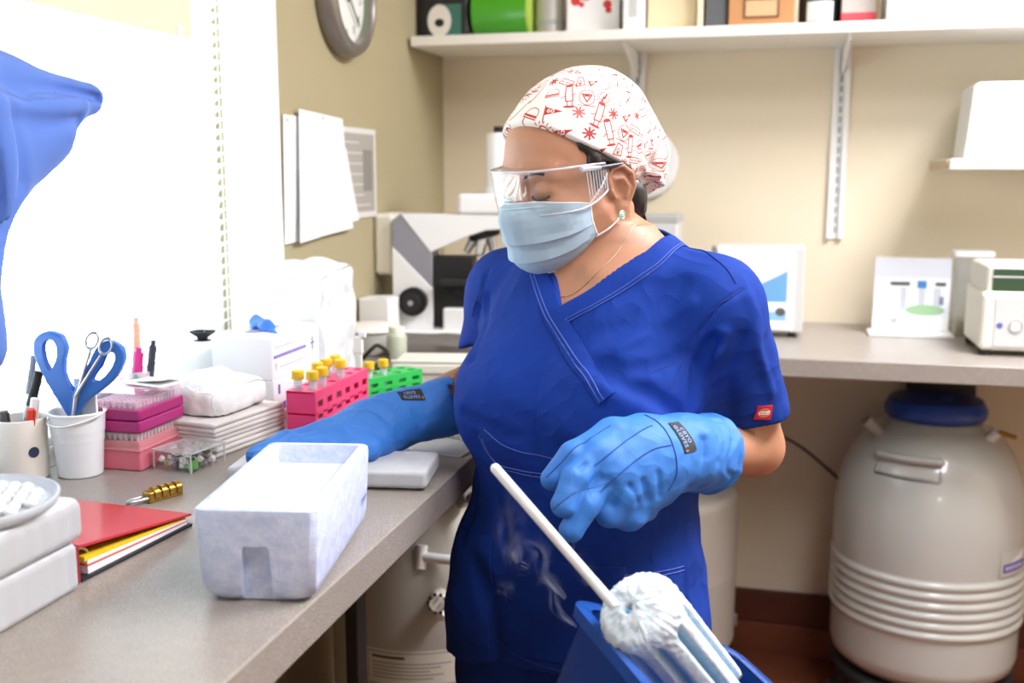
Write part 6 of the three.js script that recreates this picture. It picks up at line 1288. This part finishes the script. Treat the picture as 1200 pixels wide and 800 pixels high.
{ // clear wrap-round goggles
  const lens = P('#ffffff', 0.03, { transmission: 1, thickness: 0, ior: 1.5, specularIntensity: 1 }), edge = P('#f4f6fb', 0.1, { transmission: 0.6, thickness: 0, ior: 1.5 });
  const X = 0.0775, Z = 0.112, at2 = (a, y, off) => { const e = 2.7, c = cos(a), s = sin(a), r = (abs(s / (X + off)) ** e + abs(c / (Z + off)) ** e) ** (-1 / e), lean = 1 - 2.2 * max(0, -y) * (abs(a) < 1.1 ? 1 : 0.4); return [s * r, y, 0.0 + c * r * lean]; };
  const yT = (a) => 0.041 - 0.006 * (abs(a) / 1.3) ** 2, yB = (a) => -0.016 + 0.02 * exp(-((a / 0.16) ** 2)) + 0.018 * max(0, abs(a) - 0.7) ** 2 * 2;
  const A = 1.36, n = 80, rows = [];
  for (let i = 0; i <= n; i++) { const a = (i / n - 0.5) * 2 * A, t = yT(a), b = yB(a), r = []; for (let k = 0; k <= 6; k++) r.push(at2(a, t + (b - t) * k / 6, 0.0012)); for (let k = 6; k >= 0; k--) r.push(at2(a, t + (b - t) * k / 6, 0)); rows.push(r); }
  const gg = part('safety_goggles', onHead(skin(rows, true, true, true)), lens, person);
  const run = (f, o = 0.0006, a0 = -A, a1 = A) => Array.from({ length: 61 }, (_, i) => { const a = a0 + (a1 - a0) * i / 60; return at2(a, f(a), o); });
  part('rim', onHead(join([tube(run(yT), 0.0017, 120, 8), tube(run(yB), 0.0016, 120, 8), tube(Array.from({ length: 6 }, (_, k) => at2(A, yT(A) + (yB(A) - yT(A)) * k / 5, 0.0006)), 0.0012, 20, 8), tube(Array.from({ length: 6 }, (_, k) => at2(-A, yT(A) + (yB(A) - yT(A)) * k / 5, 0.0006)), 0.0012, 20, 8)])), edge, gg);
  // brow flange
  const fl = []; for (let i = 0; i <= 40; i++) { const a = (i / 40 - 0.5) * 1.9, o = at2(a, yT(a), 0), q = at2(a, yT(a) + 0.004, -0.014); fl.push([o, q, [q[0], q[1] + 0.0012, q[2]], [o[0], o[1] + 0.0012, o[2]]]); }
  part('brow_guard', onHead(toCreasedNormals(skin(fl, true, true, true), 0.6)), lens, gg);
  for (const s of [-1, 1]) {
    const ribs = []; for (let k = 0; k < 7; k++) { const a = s * (1.0 + k * 0.05), t = yT(a) - 0.006, b = yB(a) + 0.006; ribs.push(tube([at2(a, t, 0.0016), at2(a, (t + b) / 2, 0.0018), at2(a, b, 0.0016)], 0.0007, 12, 6)); }
    part('side_vent', onHead(join(ribs)), edge, gg);
    const T0 = at2(s * A, 0.034, 0.001);
    part('temple_arm', onHead(join([rod([s * 0.0745, 0.034, 0.055], [s * 0.079, 0.03, 0.022], 0.0035, 0.003), ball(0.004, s * 0.0745, 0.034, 0.055)])), edge, gg);
    part('temple_tip', onHead(join([rod([s * 0.0785, 0.0305, 0.026], [s * 0.0815, 0.028, -0.012], 0.0032, 0.003), tube([[s * 0.0815, 0.028, -0.012], [s * 0.08, 0.02, -0.026], [s * 0.076, 0.002, -0.032]], 0.0028, 16, 8)])), P('#3a3d44', 0.25), gg);
  }
}

// ---------------------------------------------------------------- the blue tub with the frosted foam plug, in front of the person
{
  const A = V(-0.175, 0.879, -0.95), N = V(0.381, 0.907, -0.177).normalize(), u = V(0.1536, -0.0857, -0.1087);
  u.addScaledVector(N, -u.dot(N)).normalize();
  const w = u.clone().cross(N); if (w.z < 0) w.negate();
  const t = thing('blue_tub', 'tilted blue plastic tub on a stand below the frosted foam plug', 'tub', [A.x, A.y, A.z]);
  const W = 0.195, D = 0.2;
  const ringAt = (grow, down, r) => roundRect(W + grow * 2, D + grow * 2, r, 8, W / 2, D / 2).map(([x, y]) => { const p = u.clone().multiplyScalar(x).addScaledVector(w, y).addScaledVector(N, -down); return [p.x, p.y, p.z]; });
  const blue = P('#123f8c', 0.25, { clearcoat: 0.4 });
  const shell = skin([ringAt(-0.02, 0.12, 0.012), ringAt(-0.006, 0.112, 0.018), ringAt(-0.0, 0.0, 0.022), ringAt(-0.004, 0.0, 0.02), ringAt(-0.009, 0.105, 0.016), ringAt(-0.02, 0.112, 0.012)], true, true, true);
  part('shell', toCreasedNormals(shell, 0.6), blue, t);
  part('rim', toCreasedNormals(skin([ringAt(0.0, 0.012, 0.022), ringAt(0.009, 0.01, 0.03), ringAt(0.0105, -0.001, 0.031), ringAt(0.005, -0.0035, 0.027), ringAt(-0.005, -0.001, 0.02)], true), 0.7), P('#2d5fb8', 0.15, { clearcoat: 0.6, transmission: 0.25, thickness: 0 }), t);
  const b = u.clone().multiplyScalar(W / 2).addScaledVector(w, D / 2).addScaledVector(N, -0.118);
  part('stand', [rod([b.x, b.y, b.z], [b.x, -A.y + 0.03, b.z], 0.016, 0.016, 24), lathe([[0, 0], [0.16, 0], [0.165, 0.008], [0.15, 0.02], [0.02, 0.035], [0, 0.035]], 40).translate(b.x, -A.y, b.z)], M.dullSteel, t);
}
{
  const ax = V(-0.343, 0.726, 0.596).normalize(), E = V(-0.111, 0.9115, -0.8815), rad = 0.0395, L = 0.172, nF = 10;
  const prof = (a, s) => { // radius at angle a and distance s below the end
    const fl = Math.pow(0.5 + 0.5 * Math.cos(a * nF + 0.6), 4), edge = s < 0.016 ? sqrt(max(0, 1 - (1 - s / 0.016) ** 2)) * 0.3 + 0.7 : 1, groove = 0.0095 * fl * min(1, max(0, (s - 0.014) / 0.02));
    return (rad - groove) * edge + 0.0022 * noise(Math.cos(a) * 8, Math.sin(a) * 8, s * 160) * exp(-s / 0.05) + 0.0012 * noise(Math.cos(a) * 20, Math.sin(a) * 20, s * 420) * exp(-s / 0.03) + 0.0005 * noise(Math.cos(a) * 34, Math.sin(a) * 34, s * 800);
  };
  const n = 176, rings = [], Q = new THREE.Quaternion().setFromUnitVectors(V(0, 1, 0), ax);
  const P3 = (r, a, y) => { const p = V(r * Math.cos(a), y, r * Math.sin(a)).applyQuaternion(Q); return [p.x, p.y, p.z]; };
  const holeAt = [-0.006, 0.004];
  for (let k = 0; k <= 9; k++) { const q = k / 10; rings.push(Array.from({ length: n }, (_, i) => { const a = -i / n * 2 * Math.PI, r = q * prof(a, 0.0), x = r * Math.cos(a), z = r * Math.sin(a); const hd = hypot(x - holeAt[0], z - holeAt[1]); return P3(r, a, 0.006 * (1 - q * q) + 0.0022 * noise(x * 190, z * 190, 3) + 0.0028 * noise(x * 80, z * 80, 8) - 0.01 * exp(-((hd / 0.0042) ** 4))); })); }
  for (let k = 0; k <= 46; k++) { const s = L * (k / 46) ** 1.35; rings.push(Array.from({ length: n }, (_, i) => { const a = -i / n * 2 * Math.PI; return P3(prof(a, s), a, -s); })); }
  const t = thing('foam_plug', 'frost covered pale blue fluted foam plug leaning in the blue tub', 'foam plug', [E.x, E.y, E.z]);
  const frost = canvasTex(1024, 512, (x) => { // white frost, worn off to bare pale blue foam along the flutes
    const im = x.createImageData(1024, 512);
    for (let j = 0; j < 512; j++) for (let i = 0; i < 1024; i++) { const u = i / 1024, v = 1 - j / 512, g = tileNoise(u, v, 110, 1) + 0.6 * tileNoise(u, v, 220, 2) + 0.7 * tileNoise(u, v, 26, 5), bare = Math.pow(0.5 + 0.5 * Math.cos(-2 * Math.PI * u * nF + 0.6), 3) * Math.min(1, Math.max(0, (v - 0.3 + 0.12 * g) / 0.12)), h = Math.max(0, Math.min(1, 0.78 + g * 0.6 - 1.15 * bare)), o = (j * 1024 + i) * 4; im.data[o] = 166 + 82 * h; im.data[o + 1] = 208 + 42 * h; im.data[o + 2] = 236 + 17 * h; im.data[o + 3] = 255; }
    x.putImageData(im, 0, 0);
  });
  const sparkle = fieldTex(256, (u, v) => 0.5 + 0.5 * tileNoise(u, v, 70) + 0.3 * tileNoise(u, v, 30, 4), 5);
  part('plug', skin(rings, true, true, true), P('#ffffff', 0.75, { map: frost, bumpMap: sparkle, bumpScale: 0.001 }), t);
  { const hp = V(holeAt[0], -0.0025, holeAt[1]).applyQuaternion(Q); part('bare_core', ball(0.0042, hp.x, hp.y, hp.z, 1, 1, 1, 14), S('#6fb4e2', 0.7), t); }
  const r = thing('white_rod', 'thin white plastic rod standing in the end of the frosted plug', 'rod', [-0.128, 0.9155, -0.868]);
  const d = V(-0.114, 0.1115, -0.02);
  part('rod', [rod([0, 0, 0], d.toArray(), 0.0046, 0.0046, 20), ball(0.0046, ...d.toArray())], P('#f0eff2', 0.35), r);
  part('tip', rod([0, 0, 0], d.clone().multiplyScalar(0.18).toArray(), 0.0049, 0.0047, 20), S('#eef4f8', 0.8), r);
}
{ // wisps of cold vapour
  const al = fieldTex(128, (u, v) => max(0, 0.3 + 1.4 * tileNoise(u, v, 6)) * Math.sin(Math.PI * Math.min(1, Math.max(0, v))) ** 1.5);
  const m = P('#e6ebff', 1, { transparent: true, opacity: 0.13, alphaMap: al, side: THREE.DoubleSide });
  const ribs = [];
  const rib = (pts, w, tw) => { const c = new THREE.CatmullRomCurve3(pts.map((p) => V(...p))), n = 40, P4 = c.getPoints(n), rings = P4.map((p, i) => { const q = P4[min(n, i + 1)].clone().sub(P4[max(0, i - 1)]).normalize(), s = V(Math.cos(tw + i * 0.05), 0.15, Math.sin(tw + i * 0.05)).cross(q).normalize(), ww = w * (0.3 + 0.7 * Math.sin(Math.PI * i / n)); return Array.from({ length: 7 }, (_, k) => p.clone().addScaledVector(s, (k / 6 - 0.5) * ww * 2).toArray()); });
    const g = skin(rings, false), uv = g.attributes.uv; for (let i = 0; i < uv.count; i++) uv.setXY(i, Math.floor(i / 7) / n, (i % 7) / 6); ribs.push(g); };
  rib([[-0.18, 0.90, -0.91], [-0.2, 0.925, -0.905], [-0.205, 0.945, -0.912], [-0.225, 0.95, -0.91], [-0.232, 0.935, -0.905], [-0.22, 0.925, -0.912], [-0.212, 0.938, -0.91]], 0.014, 0.3);
  rib([[-0.225, 0.93, -0.912], [-0.235, 0.96, -0.91], [-0.228, 0.985, -0.908], [-0.236, 1.01, -0.9]], 0.02, 0.7);
  rib([[-0.17, 0.87, -0.915], [-0.19, 0.89, -0.912], [-0.192, 0.91, -0.915], [-0.2, 0.918, -0.91], [-0.208, 0.91, -0.91]], 0.01, 0.1);
  rib([[-0.16, 0.91, -0.92], [-0.165, 0.93, -0.918], [-0.175, 0.94, -0.92], [-0.172, 0.955, -0.918]], 0.016, 1.2);
  rib([[-0.245, 0.9, -0.905], [-0.235, 0.905, -0.905], [-0.23, 0.9, -0.905]], 0.012, 0.5);
  tag(part('vapour', ribs, m), 'thin wisps of cold white vapour drifting beside the white rod', 'vapour', null, 'stuff');
}

scene.traverse((o) => { if (o.isMesh) { o.castShadow = true; o.receiveShadow = true; } });
renderer.render(scene, camera);
